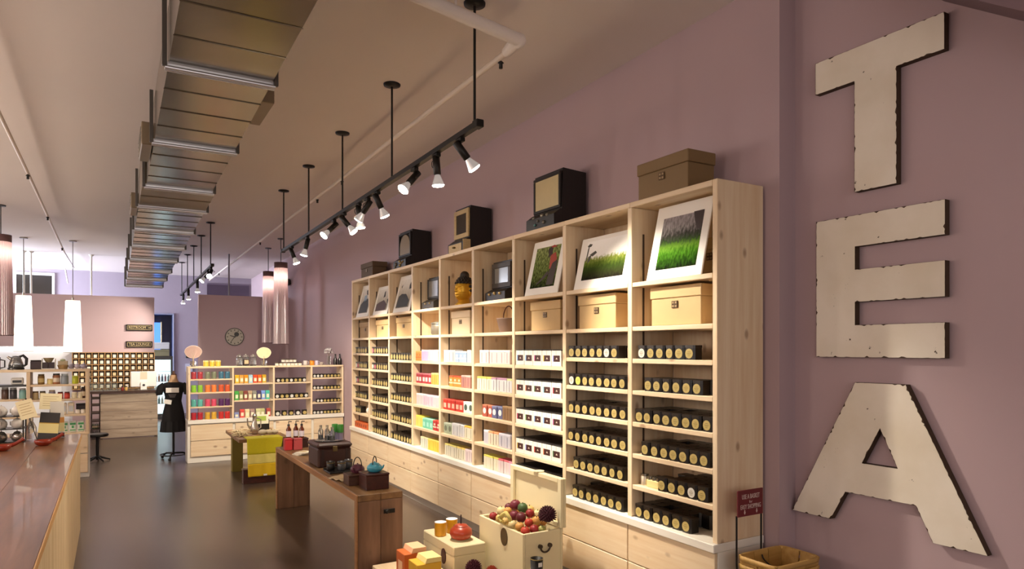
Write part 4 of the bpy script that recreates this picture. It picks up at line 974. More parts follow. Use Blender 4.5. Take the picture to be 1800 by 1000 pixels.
for a in (.4, 2.5, 4.6):
    MB().tube([(0, 0, .09), (.13 * math.cos(a), .13 * math.sin(a), .085), (.20 * math.cos(a), .20 * math.sin(a), .03)], .013, 8).obj('foot', BLACK, dm)
    MB().lathe([(.0, -.02), (.02, -.015), (.02, .015), (0, .02)], 10).obj('caster', BLACK, dm, (.20 * math.cos(a), .20 * math.sin(a), .021))
MB().tube([(.17 * math.cos(2 * PI * i / 20), .17 * math.sin(2 * PI * i / 20), .07) for i in range(20)], .009, 6, closed=True).obj('base_ring', BLACK, dm)

# ------------------------------------------------------------------ back shelf unit
BY0, BY1 = 10.414, 10.72
bx = [.911, 1.492, 2.052, 2.602, 3.09]
bs = thing('shelf_unit', 'low pine shelf unit with drawers across the back', 'shelf', (2.0, BY0, 0))
board('top_board', bx[0], bx[4], BY0, BY1, 1.318, 1.342, PINE['X'], bs)
BROWS = [[1.158, .972, .772], [1.085, .842], [1.085, .848], [1.143, .964, .766]]
for i, x in enumerate(bx):
    x0 = x if i == 0 else (x - .026 if i == 4 else x - .013); board('upright', x0, x0 + .026, BY0 + .001, BY1, .60, 1.3175, PINE['Z'], bs)
for i in range(4):
    for z in BROWS[i]: board('shelf', bx[i] + (.027 if i == 0 else .014), bx[i + 1] - (.027 if i == 3 else .014), BY0 + .002, BY1, z - .011, z + .011, PINE['X'], bs)
board('ledge', bx[0] - .01, bx[4], BY0 - .03, BY1, .545, .599, mat('ledge_paint', '#ece7db', .45), bs)
board('carcass', bx[0] - .01, bx[4], BY0 + .012, BY1, .0, .544, mat('ledge_paint', '#ece7db', .45), bs)
for i in range(4):
    for z0, z1 in ((.09, .305), (.312, .53)): board('drawer_front', bx[i] + .03, bx[i + 1] - .008, BY0 - .012, BY0 + .011, z0, z1, PINE['X'], bs)
# coloured canisters in the first bay
CAN = {}
def canister(x, y, z, hexc, label, h=.10, r=.034, group='coloured tea canisters on the back shelves'):
    if hexc not in CAN: CAN[hexc] = (MB().lathe([(.034, 0), (.034, .072)], 16).mesh('canister', mat('can_' + hexc[1:], hexc, .4)), MB().lathe([(.035, .0722), (.035, .094), (.032, .098)], 16).mesh('lid', mat('canlid_' + hexc[1:], hexc, .35)))
    o = put('canister', CAN[hexc][0], None, (x, y, z)); put('lid', CAN[hexc][1], o)
    return tag(o, label, 'canister', group)
CC = [[('#b03c44', 'rose red'), ('#7c8268', 'grey green'), ('#3f6f86', 'blue')], [('#8cc43c', 'lime green'), ('#e8823c', 'orange'), ('#cf5a30', 'burnt orange')], [('#5fb4a8', 'turquoise'), ('#d8506c', 'pink'), ('#55285e', 'purple')], [('#b02432', 'crimson'), ('#d2a638', 'mustard'), ('#c3302c', 'scarlet')]]
for r in range(4):
    z = (BROWS[0][r] + .0115) if r < 3 else .5995
    for g in range(3):
        for q in range(2):
            x = .985 + .178 * g + .082 * q
            canister(x, BY0 + .06, z, CC[r][g][0], '%s %s canister of the pair on the back shelves' % ('left' if q == 0 else 'right', CC[r][g][1]))
# upright packets in the second bay
def packet(x, y, z, w, h, hexc, top, label):
    o = MB().box(-w / 2, w / 2, 0, .06, 0, h * .8, .003).obj('tea_packet', mat('pk_' + hexc[1:], hexc, .5), None, (x, y, z))
    MB().prism([(.002, h * .802), (.058, h * .802), (.031, h)], -w / 2, w / 2, 'X').obj('folded_top', mat('pk_' + top[1:], top, .5), o)
    MB().box(-w * .3, w * .3, -.0012, -.0002, h * .2, h * .6).obj('label', mat('pk_pale', '#efe6c8', .6), o)
    return tag(o, label, 'packet', 'upright tea packets on the back shelves')
for i, (c, n_) in enumerate((('#e3b92c', 'golden'), ('#d9a24c', 'tan'), ('#e59a20', 'orange'), ('#a9d0e0', 'pale blue'), ('#e0512c', 'red orange'), ('#d96a24', 'dark orange'), ('#c9a62c', 'mustard'))):
    packet(1.55 + .062 * i, BY0 + .03, BROWS[1][0] + .0115, .056, .118, c, c, '%s upright packet on the top packet shelf, back unit' % n_)
for i, (c, n_) in enumerate((('#4ca84c', 'green'), ('#8f8f58', 'olive'), ('#8c4a40', 'brown'), ('#b8a080', 'beige'), ('#8a8a80', 'grey'), ('#4c4468', 'dark violet'), ('#7c9cdc', 'sky blue'), ('#4fbfa4', 'teal'))):
    packet(1.545 + .061 * i, BY0 + .03, BROWS[1][1] + .0115, .055, .13, c, c, '%s upright packet on the middle packet shelf, back unit' % n_)
for i, (x, c, n_) in enumerate(((1.545, '#8c98c8', 'lilac'), (1.62, '#d8504a', 'coral'), (1.69, '#ecd6a8', 'cream'), (1.76, '#a88c84', 'mauve brown'), (1.84, '#c8c898', 'pale green'), (1.90, '#b8b880', 'sage'), (1.985, '#b05048', 'brick'))):
    packet(x, BY0 + .03, .5995, .06, .12 if i else .08, c, c, '%s upright packet on the bottom packet shelf, back unit' % n_)
# tins in the third and fourth bays
for r, (n, z, xs, p) in enumerate(((7, BROWS[2][0], 2.12, .063), (7, BROWS[2][1], 2.105, .070), (5, .5885, 2.11, .098))):
    for i in range(n): tin(xs + p * i, BY0 + .055, z + .0115, '%s tin from left, %s tin shelf, third bay of back unit' % (ORD[i], ORD[r]), 'tins in the third bay of the back unit', 'gold' if i % 3 else 'silver', False, PI / 2, .80 if r == 0 else .86 + .1 * (r == 2))
for r in range(4):
    z = (BROWS[3][r] if r < 3 else .5885) + .0115
    for i in range(8):
        if r == 2 and i == 0: continue
        tin(2.652 + .0525 * i, BY0 + .05, z, '%s tin from left, %s tin shelf, last bay of back unit' % (ORD[i], ORD[r]), 'tins in the last bay of the back unit', 'silver' if i < 3 else 'gold', False, PI / 2, .70)
# things on top of the back unit
BT = 1.3425
for i in range(3):
    t = thing('yellow_tin', '%s of three yellow tins on the back unit' % ('left', 'middle', 'right')[i], 'tin', (1.145 + .08 * i, BY0 + .1, BT), group='yellow tins on the back unit')
    MB().lathe([(.036, 0), (.036, .060), (.034, .062)], 18).obj('body', mat('yellow_tin', '#d9bb3c', .4), t); MB().lathe([(.037, .0622), (.037, .080), (.034, .083)], 18).obj('lid', mat('pale_yellow_lid', '#e8d48c', .4), t)
def fan(x, y, col, rim, label, s=1.0):
    t = thing('paper_fan', label, 'fan', (x, y, BT))
    t.rotation_euler = (0, 0, .1); h = .205 * s
    f = MB(); f.prism([(.105 * s * math.cos(a) * (1.0 if math.sin(a) < 0 else 1.05), h + .085 * s * math.sin(a)) for a in [2 * PI * i / 28 for i in range(28)]], -.003, .003, 'Y'); f.obj('leaf', mat('fan_' + col[1:], col, .7), t)
    MB().tube([(.107 * s * math.cos(a) * (1.0 if math.sin(a) < 0 else 1.05), 0, h + .087 * s * math.sin(a)) for a in [2 * PI * i / 28 for i in range(28)]], .004, 5, closed=True).obj('rim', mat('fanrim_' + rim[1:], rim, .6), t)
    rb = MB()
    for k in range(-4, 5): rb.tube([(0, -.0045, h - .09 * s), (.09 * s * math.sin(k * .17), -.0045, h - .09 * s + .14 * s * math.cos(k * .17))], .0012, 4)
    rb.obj('ribs', mat('fanrim_' + rim[1:], rim, .6), t)
    MB().tube([(0, 0, .015), (0, 0, h - .05 * s)], .007, 8).obj('handle', mat('bamboo', '#cdb083', .5), t)
    MB().lathe([(.035, 0), (.042, .004), (.044, .075)], 16).obj('glass_cup', GLASS, t)
    return t
fan(.985, BY0 + .13, '#c9a89c', '#ead6c8', 'beige round paper fan in a glass at unit corner')
fan(1.935, BY0 + .13, '#ece0b0', '#f2eacc', 'cream round paper fan in a glass, middle of back unit', .92)
for i, x in enumerate((1.60, 1.69, 1.79)):
    t = thing('glass_jar', '%s of three tall clear jars on the back unit' % ('left', 'middle', 'right')[i], 'jar', (x, BY0 + .16, BT), group='clear jars on the back unit')
    MB().lathe([(.042, 0), (.044, .01), (.044, .12), (.034, .135)], 18).obj('body', GLASS, t); MB().lathe([(.036, .1355), (.036, .15), (.014, .158), (.014, .17)], 16).obj('lid', mat('jar_lid_steel', '#b4aca4', .3, .8), t)
    if i == 1: MB().box(-.028, .028, -.0465, -.045, .03, .085).obj('label', mat('pale_print2', '#d8b890', .6), t)
    MB().lathe([(.038, .006), (.038, .09 if i == 1 else .02)], 14).obj('tea', mat('loose_tea', '#4a3428', .8), t)
for row, (n, x0, z) in enumerate(((7, 2.115, BT), (4, 2.205, BT + .0505))):
    for i in range(n):
        t = thing('honey_pot', '%s white banded pot, %s row of the stack on back unit' % (ORD[i], 'lower' if row == 0 else 'upper'), 'pot', (x0 + .056 * i, BY0 + .1, z), group='stacked white banded pots on the back unit')
        MB().lathe([(.026, 0), (.027, .033)], 14).obj('body', mat('pot_white', '#e2ddd0', .4), t); MB().lathe([(.0275, .0332), (.0275, .049)], 14).obj('lid', mat('pot_lid', '#4a3a30', .4), t)
for x, c, l, r, h in ((2.53, '#cfc6c0', 'pale ceramic mug right of the pot stack', .032, .07), (2.63, '#e08a20', 'bright orange canister on the back unit', .034, .07), (2.70, '#cdc8dc', 'lilac white mug on the back unit', .028, .07), (2.77, '#a89a90', 'small taupe cup beside the lilac mug', .026, .045)):
    t = thing('mug' if 'mug' in l or 'cup' in l else 'canister', l, 'mug' if 'canister' not in l else 'canister', (x, BY0 + .1, BT))
    MB().lathe([(r * .9, 0), (r, h * .3), (r, h), (r * .88, h), (r * .85, h * .15), (0, h * .12)], 16).obj('body', mat('mug_' + c[1:], c, .35), t); MB().tube([(r, 0, h * .8), (r + .02, 0, h * .7), (r + .02, 0, h * .35), (r, 0, h * .25)], .004, 6).obj('handle', mat('mug_' + c[1:], c, .35), t)
for i, x in enumerate((2.99, 3.06)):
    t = thing('dark_bottle', '%s dark bottle at the wall end of back unit' % ('left', 'right')[i], 'bottle', (x, BY0 + .1, BT), group='dark bottles on the back unit')
    MB().lathe([(.03, 0), (.031, .08), (.014, .115), (.012, .155)], 14).obj('body', mat('dark_bottle', '#16120f', .2), t); MB().lathe([(.014, .1552), (.014, .17)], 10).obj('cap', BLK, t)
t = thing('flower_vase', 'glass vase of dried white hydrangea on the back unit', 'vase', (2.90, BY0 + .15, BT))
MB().lathe([(.03, 0), (.034, .06), (.03, .12), (.036, .14)], 16, caps=False).obj('vase', GLASS, t)
MB().tube([(0, 0, .01), (.005, 0, .2)], .004, 5).obj('stem', mat('dry_stem', '#7a6a4c', .8), t)
bl = MB()
for i in range(34):
    a, e = RND.uniform(0, 2 * PI), RND.uniform(-.4, 1.5); bl.ball((.06 * math.cos(a) * math.cos(e), .05 * math.sin(a) * math.cos(e), .205 + .045 * math.sin(e)), .018, n=6, m=4)
tag(bl.obj('blossom', mat('dried_petals', '#b0a8a8', .9), t), kind='stuff')
t = thing('black_banner', 'narrow black strip on the wall beside the bookcase end', 'strip', (3.06, 9.15, 1.20)); MB().box(0, .036, -.05, .05, 0, .37, .004).obj('panel', BLK, t)

# ------------------------------------------------------------------ left shelf unit
LY0, LY1 = 9.977, 10.30
ls = thing('shelf_unit', 'low open pine shelf unit behind the long counter', 'shelf', (-1.2, LY0, 0))
board('top_board', -2.2, -.244, LY0, LY1, 1.312, 1.342, PINE['X'], ls)
for x in (-.284, -.885, -1.55, -2.2): board('upright', x, x + .038, LY0 + .001, LY1, .5605, 1.3115, PINE['Z'], ls)
for z in (1.147, .965, .775): board('shelf', -.846, -.2845, LY0 + .002, LY1, z - .012, z + .012, PINE['X'], ls)
for z in (.98, .77): board('shelf', -1.511, -.886, LY0 + .002, LY1, z - .012, z + .012, PINE['X'], ls)
board('ledge', -2.2, -.244, LY0, LY1, .535, .56, PINE['X'], ls)
board('carcass', -2.2, -.244, LY0 + .02, LY1, 0, .534, PWHITE, ls)
for i in range(3):
    for z0, z1 in ((.06, .29), (.30, .53)): board('drawer_front', -.87 - .65 * i + .01, -.26 - .65 * i, LY0 - .002, LY0 + .019, z0, z1, PINE['X'], ls)
LT = 1.3425
def put_thing(name, label, cat, x, y, z, parts, group=None, rz=0.0):
    t = thing(name, label, cat, (x, y, z), rz, group)
    for nm, mb, m in parts: mb.obj(nm, m, t)
    return t
KET = mat('kettle_black', '#1e1a18', .3); KS = mat('kettle_steel', '#b8b2ac', .2, .9)
put_thing('electric_kettle', 'steel electric kettle with black arched handle on the shelf', 'kettle', -1.0, LY0 + .15, LT, [('base', MB().lathe([(.085, 0), (.085, .02), (.075, .03)], 20), KET), ('body', MB().lathe([(.078, .031), (.074, .07), (.05, .14), (.045, .15)], 20), GLASS),
    ('water_level', MB().lathe([(.072, .033), (.07, .06)], 18), KET), ('handle', MB().tube([(.03, 0, .152), (.07, 0, .17), (.105, 0, .13), (.10, 0, .06), (.075, 0, .04)], [.014, .016, .018, .016, .012], 8), KET), ('spout', MB().tube([(-.05, 0, .13), (-.085, 0, .155)], [.02, .012], 8), KS), ('lid', MB().lathe([(.046, .151), (.03, .162), (0, .166)], 16), KET)])
put_thing('coffee_press', 'glass press with dark lid at the left of the kettle', 'press', -1.20, LY0 + .15, LT, [('beaker', MB().lathe([(.05, 0), (.05, .13)], 18), KS), ('lid', MB().lathe([(.053, .131), (.05, .15), (.01, .158), (.01, .18)], 18), KET), ('handle', MB().tube([(.05, 0, .12), (.09, 0, .11), (.09, 0, .03), (.05, 0, .02)], .008, 8), KET)])
put_thing('grinder', 'dark square grinder beside the kettle', 'grinder', -.80, LY0 + .2, LT, [('body', MB().box(-.06, .06, -.05, .05, 0, .10, .006), mat('dark_maroon', '#2c1418', .4)), ('lid', MB().box(-.06, .06, -.05, .05, .1005, .112, .004), KET)])
put_thing('utensil_caddy', 'white caddy holding dark boxes and bamboo whisks', 'caddy', -.67, LY0 + .1, LT, [('tray', MB().box(-.07, .07, -.05, .05, 0, .01, .002), WHITE), ('side', MB().box(-.07, -.064, -.05, .05, .0102, .13), WHITE), ('side', MB().box(.064, .07, -.05, .05, .0102, .13), WHITE),
    ('dark_box', MB().box(-.062, -.002, -.045, .045, .0102, .085, .003), mat('dark_maroon', '#2c1418', .4)), ('dark_box', MB().box(.002, .062, -.045, .045, .0102, .085, .003), mat('dark_maroon', '#2c1418', .4)), ('whisks', MB().lathe([(.03, .0855), (.058, .14)], 20, 1, .6, pleat=.06, smooth=False), mat('whisk_bamboo', '#8a7a58', .7))])
put_thing('wrapped_basket', 'cellophane wrapped gift basket on the shelf top', 'basket', -.525, LY0 + .12, LT, [('basket', MB().lathe([(.045, 0), (.06, .05)], 16), mat('wicker', '#a5875a', .8, var=.3, scale=60)), ('gift', MB().box(-.05, .05, -.03, .03, .051, .10, .004), mat('gift_beige', '#c5b492', .6)), ('ribbon', MB().ball((0, -.02, .11), .03, .02, .015), mat('pale_green_ribbon', '#b8c09a', .5))])
for i, (x, w, c) in enumerate(((-.435, .05, '#8a8490'), (-.375, .05, '#b8b0bc'), (-.31, .06, '#9c96a8'))):
    put_thing('wrapped_bag', '%s of three clear wrapped bags at shelf end' % ('left', 'middle', 'right')[i], 'bag', x, LY0 + .1, LT, [('contents', MB().ball((0, 0, .033), w * .7, .04, .031), mat('bag_' + c[1:], c, .25)), ('twist', MB().tube([(0, 0, .06), (.005, 0, .075)], [.006, .012], 6), mat('bag_tie', '#e4e0e6', .3))], 'clear wrapped bags')
def jar(x, y, z, r, h, body, lid, label, cat='jar', band=None):
    p = [('body', MB().lathe([(r * .95, 0), (r, .004), (r, h * .8), (r * .85, h * .84)], 14), mat('lj_' + body[1:], body, .3)), ('lid', MB().lathe([(r * .9, h * .842), (r * .9, h)], 14), mat('lj_' + lid[1:], lid, .35))]
    if band: p.append(('label', MB().lathe([(r * 1.01, h * .2), (r * 1.01, h * .6)], 14, caps=False), mat('lj_' + band[1:], band, .6)))
    put_thing('jar' if cat == 'jar' else cat, label, cat, x, y, z, p)
zr = [1.1595, .9775, .7875, .5605]; yj = LY0 + .09
jar(-.745, yj, zr[0], .035, .125, '#8a6a34', '#5c4a30', 'amber jar at left of the top inner shelf', band='#c9b478')
jar(-.655, yj, zr[0], .032, .07, '#e0cf8c', '#e8dcb4', 'short cream jar beside the amber jar')
jar(-.59, yj, zr[0], .04, .13, '#a8704c', '#2a2622', 'wide brown jar with black lid', band='#dcd0bc')
jar(-.505, yj, zr[0], .04, .125, '#8f9aa4', '#b0bcc4', 'blue grey canister on the top inner shelf', 'canister')
jar(-.395, yj, zr[0], .035, .10, '#b9bf2c', '#c8cf4c', 'bright lime jar on the top inner shelf')
for i, (c, l) in enumerate((('#6a1c18', 'red'), ('#7c2420', 'dark red'))): jar(-.55 + .07 * i, yj, zr[1], .03, .085, '#b02c20', '#4c1a14', '%s capped red jar on the middle inner shelf' % ('left', 'right')[i], band='#c84838')
for i in range(2): jar(-.405 + .065 * i, yj, zr[1], .03, .075, '#d9cfae', '#efe6cc', '%s pale round jar on the middle inner shelf' % ('left', 'right')[i])
jar(-.312, yj, zr[1], .024, .14, '#3a1c14', '#1c1210', 'tall brown bottle at the right end of middle shelf', 'bottle', '#cdbfa4')
for i in range(2): jar(-.80 + .07 * i, yj, zr[1], .032, .10, '#b9a478', '#4c3c28', '%s spice jar from left behind the counter card' % ORD[i])
jar(-.635, yj, zr[1], .035, .11, '#8c8494', '#b8a890', 'grey violet canister on the middle inner shelf', 'canister')
for i in range(3):
    put_thing('tea_pouch', '%s cream pouch from left on the third inner shelf' % ORD[i], 'pouch', -.60 + .08 * i, yj, zr[2], [('pouch', MB().box(-.036, .036, -.02, .02, 0, .14, .008), mat('pouch_cream', '#e3d8c2', .6)), ('label', MB().box(-.025, .025, -.0215, -.0205, .03, .10), mat('pouch_label', '#c9cfd4', .6))], 'cream pouches on the third inner shelf')
for i in range(2):
    jar(-.37 + .055 * i, yj, zr[2], .026, .05, '#e6e0d4', '#e9e4da', '%s white bowl jar on the third inner shelf' % ('left', 'right')[i]); 
put_thing('serving_box', 'dark box behind the white bowl jars', 'box', -.34, LY0 + .2, zr[2], [('body', MB().box(-.05, .05, -.04, .04, 0, .10, .004), mat('dark_maroon', '#2c1418', .4)), ('lid', MB().box(-.052, .052, -.042, .042, .1003, .12, .003), mat('dark_maroon', '#2c1418', .4))])
for i in range(3):
    put_thing('tea_bag_pack', '%s white and green pack from left on the lowest inner shelf' % ORD[i], 'pack', -.505 + .085 * i, yj, zr[3], [('pack', MB().box(-.038, .038, -.025, .025, 0, .135, .012), mat('pack_white', '#dfe4da', .5)), ('green_band', MB().box(-.03, .03, -.0265, -.0255, .09, .115), mat('pack_green', '#3f9a5c', .5)), ('green_panel', MB().box(-.03, .03, -.0265, -.0255, .02, .032), mat('pack_green', '#3f9a5c', .5)), ('emblem', MB().box(-.012, .012, -.0265, -.0255, .05, .08), mat('pack_green', '#3f9a5c', .5))], 'white and green packs')
for i, (x, z, c, n_, h) in enumerate(((-1.02, .9925, '#3c3a40', 'dark', .135), (-.93, .9925, '#7fb0ac', 'turquoise', .125), (-1.1, .9925, '#5a4238', 'brown', .14))): jar(x, yj, z, .036, h, c, '#9a9a98', '%s tall canister in the left bay of the open shelf' % n_, 'canister')
put_thing('appliance', 'white small appliance on the left bay shelf', 'appliance', -.985, yj + .05, 1.165, [('body', MB().box(-.06, .06, -.04, .04, 0, .08, .01), WHITE), ('panel', MB().box(-.045, .045, -.0415, -.0405, .02, .05), mat('dark_grey', '#3a3a3e', .4))])
board('shelf', -1.511, -.886, LY0 + .002, LY1, 1.140, 1.164, mat('dark_grey', '#3a3a3e', .4), ls)
put_thing('stool_base', 'black star shaped stool foot on the floor beyond the shelf', 'stool', -.18, 11.3, 0, [('hub', MB().tube([(0, 0, .02), (0, 0, .35)], .02, 8), BLACK)] + [('foot', MB().tube([(0, 0, .07), (.16 * math.cos(a), .16 * math.sin(a), .012)], [.018, .011], 6), BLACK) for a in (0.2, 1.5, 2.7, 4.0, 5.2)] + [('seat', MB().lathe([(.13, .35), (.14, .37), (.13, .39)], 20), BLACK)])

# ------------------------------------------------------------------ long foreground counter
LC = thing('long_counter', 'long counter with brown plank top at the left', 'counter', (-.9, 4.0, 0))
BT_ = wood('brown_table_top', '#7c4f30', '#573521', 'Y', .15, .38, 9, '#3a2012', coat=.08)
cz = .845
for i in range(5): board('top_plank', -.234 - .27 * (i + 1) + .001, -.234 - .27 * i, .3, 7.13, cz - .034, cz, BT_, LC, .002)
PALE = wood('pale_ash_panel', '#cdb692', '#b69c74', 'Z', .25, .55, 12, '#8a6c48')
for i in range(6): board('front_panel', -.262, -.242, .3 + 1.136 * i, .3 + 1.136 * (i + 1) - .002, .0, cz - .036, PALE, LC, .002)
board('end_panel', -1.56, -.263, 7.09, 7.11, 0, cz - .036, PALE, LC)
board('edge_strip', -.2338, -.229, .3, 7.13, cz - .034, cz - .001, wood('edge_ash', '#c99c62', '#b5854c', 'Y'), LC, .001)
CERA = mat('white_ceramic', '#cfc9c0', .2); SILV = mat('silver_ware', '#bfb8ae', .18, .85)
def teapot(name, label, x, y, z, r, h, m, lidm=None, rz=0.0, hoop=None, hr=.004, group=None, spout=True, knob=True):
    t = thing(name, label, 'teapot', (x, y, z), rz, group)
    MB().lathe([(r * .55, 0), (r * .85, h * .12), (r, h * .42), (r * .93, h * .68), (r * .62, h * .90), (r * .55, h * .92)], 26).obj('body', m, t)
    l = MB().lathe([(r * .60, h * .921), (r * .52, h * .99), (r * .2, h * 1.06), (0, h * 1.07)], 22).obj('lid', lidm or m, t)
    if knob: MB().lathe([(r * .07, 0), (r * .13, h * .1), (0, h * .16)], 10).obj('knob', lidm or m, l, (0, 0, h * 1.055))
    if spout: MB().tube([(-r * .85, 0, h * .38), (-r * 1.12, 0, h * .55), (-r * 1.28, 0, h * .82)], [r * .2, r * .14, r * .09], 10).obj('spout', m, t)
    if hoop:
        MB().tube([(0, r * .62 * math.cos(a), h * .86 + hoop * math.sin(a)) for a in [PI * i / 14 for i in range(15)]], hr, 6).obj('hoop_handle', BLACK, t)
    else: MB().tube([(r * .8, 0, h * .75), (r * 1.35, 0, h * .7), (r * 1.35, 0, h * .35), (r * .85, 0, h * .25)], r * .09, 8).obj('handle', m, t)
    return t
rk = thing('teapot_rack', 'tiered wire rack of white teapots on the long counter', 'rack', (-.76, 6.80, cz))
for z in (.001, .105, .205): MB().box(-.17, .15, -.10, .10, z, z + .006, .001).obj('tier', mat('rack_wire', '#35302a', .4, .6), rk)
for x in (-.165, .145):
    for y in (-.095, .095): MB().tube([(x, y, 0), (x, y, .34)], .006, 6).obj('post', mat('rack_wire', '#35302a', .4, .6), rk)
for j in range(3):
    for i in range(3):
        teapot('teapot', '%s white teapot from left on the %s tier of the counter rack' % (ORD[i], ('bottom', 'middle', 'top')[j]), -.87 + .105 * i, 6.76 + .01 * (i % 2), cz + (.0075, .1115, .2115)[j], .042, .075, CERA if j else SILV, rz=.6 + i, group='white teapots on the counter rack')
tr = put_thing('round_tray', 'round wooden tray in front of the teapot rack', 'tray', -.83, 6.40, cz + .0005, [('tray', MB().lathe([(.10, 0), (.12, .018), (.114, .02), (.098, .006), (0, .006)], 28), wood('tray_wood', '#a8744a', '#8a5a34', 'X')), ('stripe', MB().lathe([(.119, .010), (.1205, .014)], 28, caps=False), mat('tray_dark', '#5a3a20', .5))])
def ladle(x, y, rz, label):
    t = thing('lacquer_ladle', label, 'ladle', (x, y, cz + .001), rz, 'red lacquer ladles on the counter')
    RL = mat('red_lacquer', '#8c2a12', .3, coat=.2)
    MB().lathe([(.03, 0), (.048, .014), (.056, .042), (.052, .043), (.042, .016), (0, .008)], 24, 1.1, 1).obj('bowl', RL, t)
    MB().tube([(.054, 0, .034), (.085, 0, .046), (.115, 0, .066), (.135, 0, .078)], [.016, .013, .012, .016], 10).obj('handle', RL, t)
ladle(-.70, 6.22, .2, 'red lacquer ladle at the left in front of the rack'); ladle(-.46, 6.40, .35, 'red lacquer ladle in front of the black tea pouch')
def card(x, y, z, w, h, rx, ry, rz, label):
    t = thing('price_card', label, 'card', (x, y, z)); t.rotation_euler = (rx, ry, rz)
    MB().box(-w / 2, w / 2, 0, .003, 0, h).obj('sheet', mat('cream_paper', '#f2e6bc', .7), t)
    ln = MB()
    for k in range(5): ln.box(-w * .36, w * (.36 - .1 * (k % 2)), -.0008, -.0002, h * (.22 + .14 * k), h * (.25 + .14 * k))
    ln.obj('printed_lines', mat('paper_print', '#c4ae7c', .7), t)
    MB().tube([(0, .004, .01), (0, .02, -z + cz + .002)], .003, 5).obj('stand_wire', BLACK, t)
card(-.565, 6.60, cz + .20, .11, .15, -.2, -.28, .1, 'tilted cream price card beside the teapot rack')
card(-.455, 6.99, cz + .235, .155, .135, -.15, .06, .0, 'square cream price card above the black tea pouch')
def pouch(x, y, w, h, d, lean, ry, m, bands, label):
    t = thing('tea_pouch', label, 'pouch', (x, y, cz + .006)); t.rotation_euler = (-lean, ry, 0)
    MB().prism([(-d / 2, 0), (d / 2, 0), (d / 2, h * .5), (.004, h), (-.004, h), (-d / 2, h * .55)], -w / 2, w / 2, 'X').obj('pouch', m, t)
    for nm, a, b_, c in bands: MB().box(-w / 2 - .0005, w / 2 + .0005, -d / 2 - .0012, -d / 2 - .0002, h * a, h * b_).obj(nm, mat('pb_' + c[1:], c, .5), t)
    return t
pouch(-.455, 6.70, .135, .225, .05, .08, .10, mat('pouch_black', '#37322e', .45), [('yellow_label', .26, .60, '#f0e29a'), ('brown_stripe', .601, .63, '#d8b040')], 'black tea pouch with yellow label on the long counter')
MB()
pouch(-.395, 6.90, .098, .30, .05, .05, -.02, mat('pouch_ivory', '#d8d2c4', .45), [('orange_label', .40, .55, '#dd9a48'), ('cream_label', .16, .399, '#e2d89c'), ('dark_foot', .0, .12, '#2a2420')], 'tall ivory tea pouch with orange band on the counter')
put_thing('glass_bottle', 'clear glass bottle between the rack and the black pouch', 'bottle', -.575, 6.86, cz + .001, [('body', MB().lathe([(.035, 0), (.036, .10), (.015, .15), (.014, .18)], 16), GLASS), ('stopper', MB().lathe([(.016, .1805), (.016, .205)], 10), BLACK)])

# ------------------------------------------------------------------ bench console with its display
BW_ = wood('bench_top_oak', '#8c6a44', '#6a4a2c', 'Y', .3, .4, 10, '#3c2616'); BEL = wood('bench_leg_oak', '#86644c', '#624632', 'Z', .4, .5, 9, '#2a1810'); BEE = wood('bench_edge', '#a8794a', '#8c6036', 'Y')
bn = thing('console_bench', 'long wooden console bench in the middle of the aisle', 'bench', (1.58, 5.77, 0))
hb_ = .612
for i in range(2): board('top_plank', 1.42 + .16 * i + .001, 1.58 + .16 * i - .001, 4.46, 7.08, hb_ - .045, hb_, BW_, bn, .003)
board('front_edge', 1.412, 1.4195, 4.46, 7.08, hb_ - .045, hb_ - .002, BEE, bn, .001)
for y in (4.46, 7.03):
    for i in range(2): board('leg_plank', 1.42 + .16 * i + .001, 1.58 + .16 * i - .001, y, y + .05, 0, hb_ - .046, BEL, bn, .003)
board('leg_edge', 1.412, 1.4195, 4.46, 4.51, 0, hb_ - .046, BEE, bn, .001); board('leg_edge', 1.412, 1.4195, 7.03, 7.08, 0, hb_ - .046, BEE, bn, .001)
lk = MB().box(1.60 - 1.58, 1.68 - 1.58, 4.452 - 5.77, 4.4595 - 5.77, .47, .50, .002).obj('iron_latch', BLACK, bn); MB().ball((1.62 - 1.58, 4.448 - 5.77, .485), .016, n=10, m=6).obj('latch_knob', BLACK, lk)
hz = hb_ + .0005
MAH = wood('mahogany', '#4a2018', '#341410', 'Y', 0, .35); MAH2 = wood('dark_mahogany', '#3c1c18', '#2a120f', 'Y', 0, .4)
tk = thing('leather_trunk', 'dark brown leather trunk on the console bench', 'trunk', (1.60, 5.80, hz))
LEA = mat('brown_leather', '#3b1e17', .5, var=.15, scale=25)
MB().box(-.14, .14, -.16, .16, 0, .155, .012).obj('body', LEA, tk); MB().box(-.148, .148, -.168, .168, .1555, .20, .016).obj('lid', LEA, tk)
MB().box(-.02, .02, -.1745, -.1685, .13, .175, .003).obj('clasp', mat('old_bronze', '#6a5a38', .4, .7), tk)
for s in (-.1, .1): MB().box(s - .012, s + .012, -.165, -.1605, .004, .15, .001).obj('strap', mat('strap_leather', '#2c1510', .5), tk)
tz = hz + .2005
t = put_thing('glass_tray', 'glass tray on the leather trunk', 'tray', 1.60, 5.80, tz, [('tray', MB().lathe([(.10, 0), (.125, .008), (.122, .010), (.098, .004), (0, .004)], 24), GLASS)])
for i, (x, y, h, r) in enumerate(((1.53, 5.82, .11, .022), (1.565, 5.75, .115, .022), (1.60, 5.72, .10, .024))):
    put_thing('glass_bottle', '%s clear bottle from left on the leather trunk' % ORD[i], 'bottle', x, y, tz + .0105, [('body', MB().lathe([(r, 0), (r, h * .7), (r * .5, h * .85), (r * .5, h)], 14), GLASS), ('contents', MB().lathe([(r * .9, .002), (r * .9, h * .35)], 12), mat('dark_grain', '#2a2320', .7)), ('cap', MB().lathe([(r * .55, h + .0005), (r * .55, h + .012)], 10), STEEL)], 'clear bottles on the trunk')
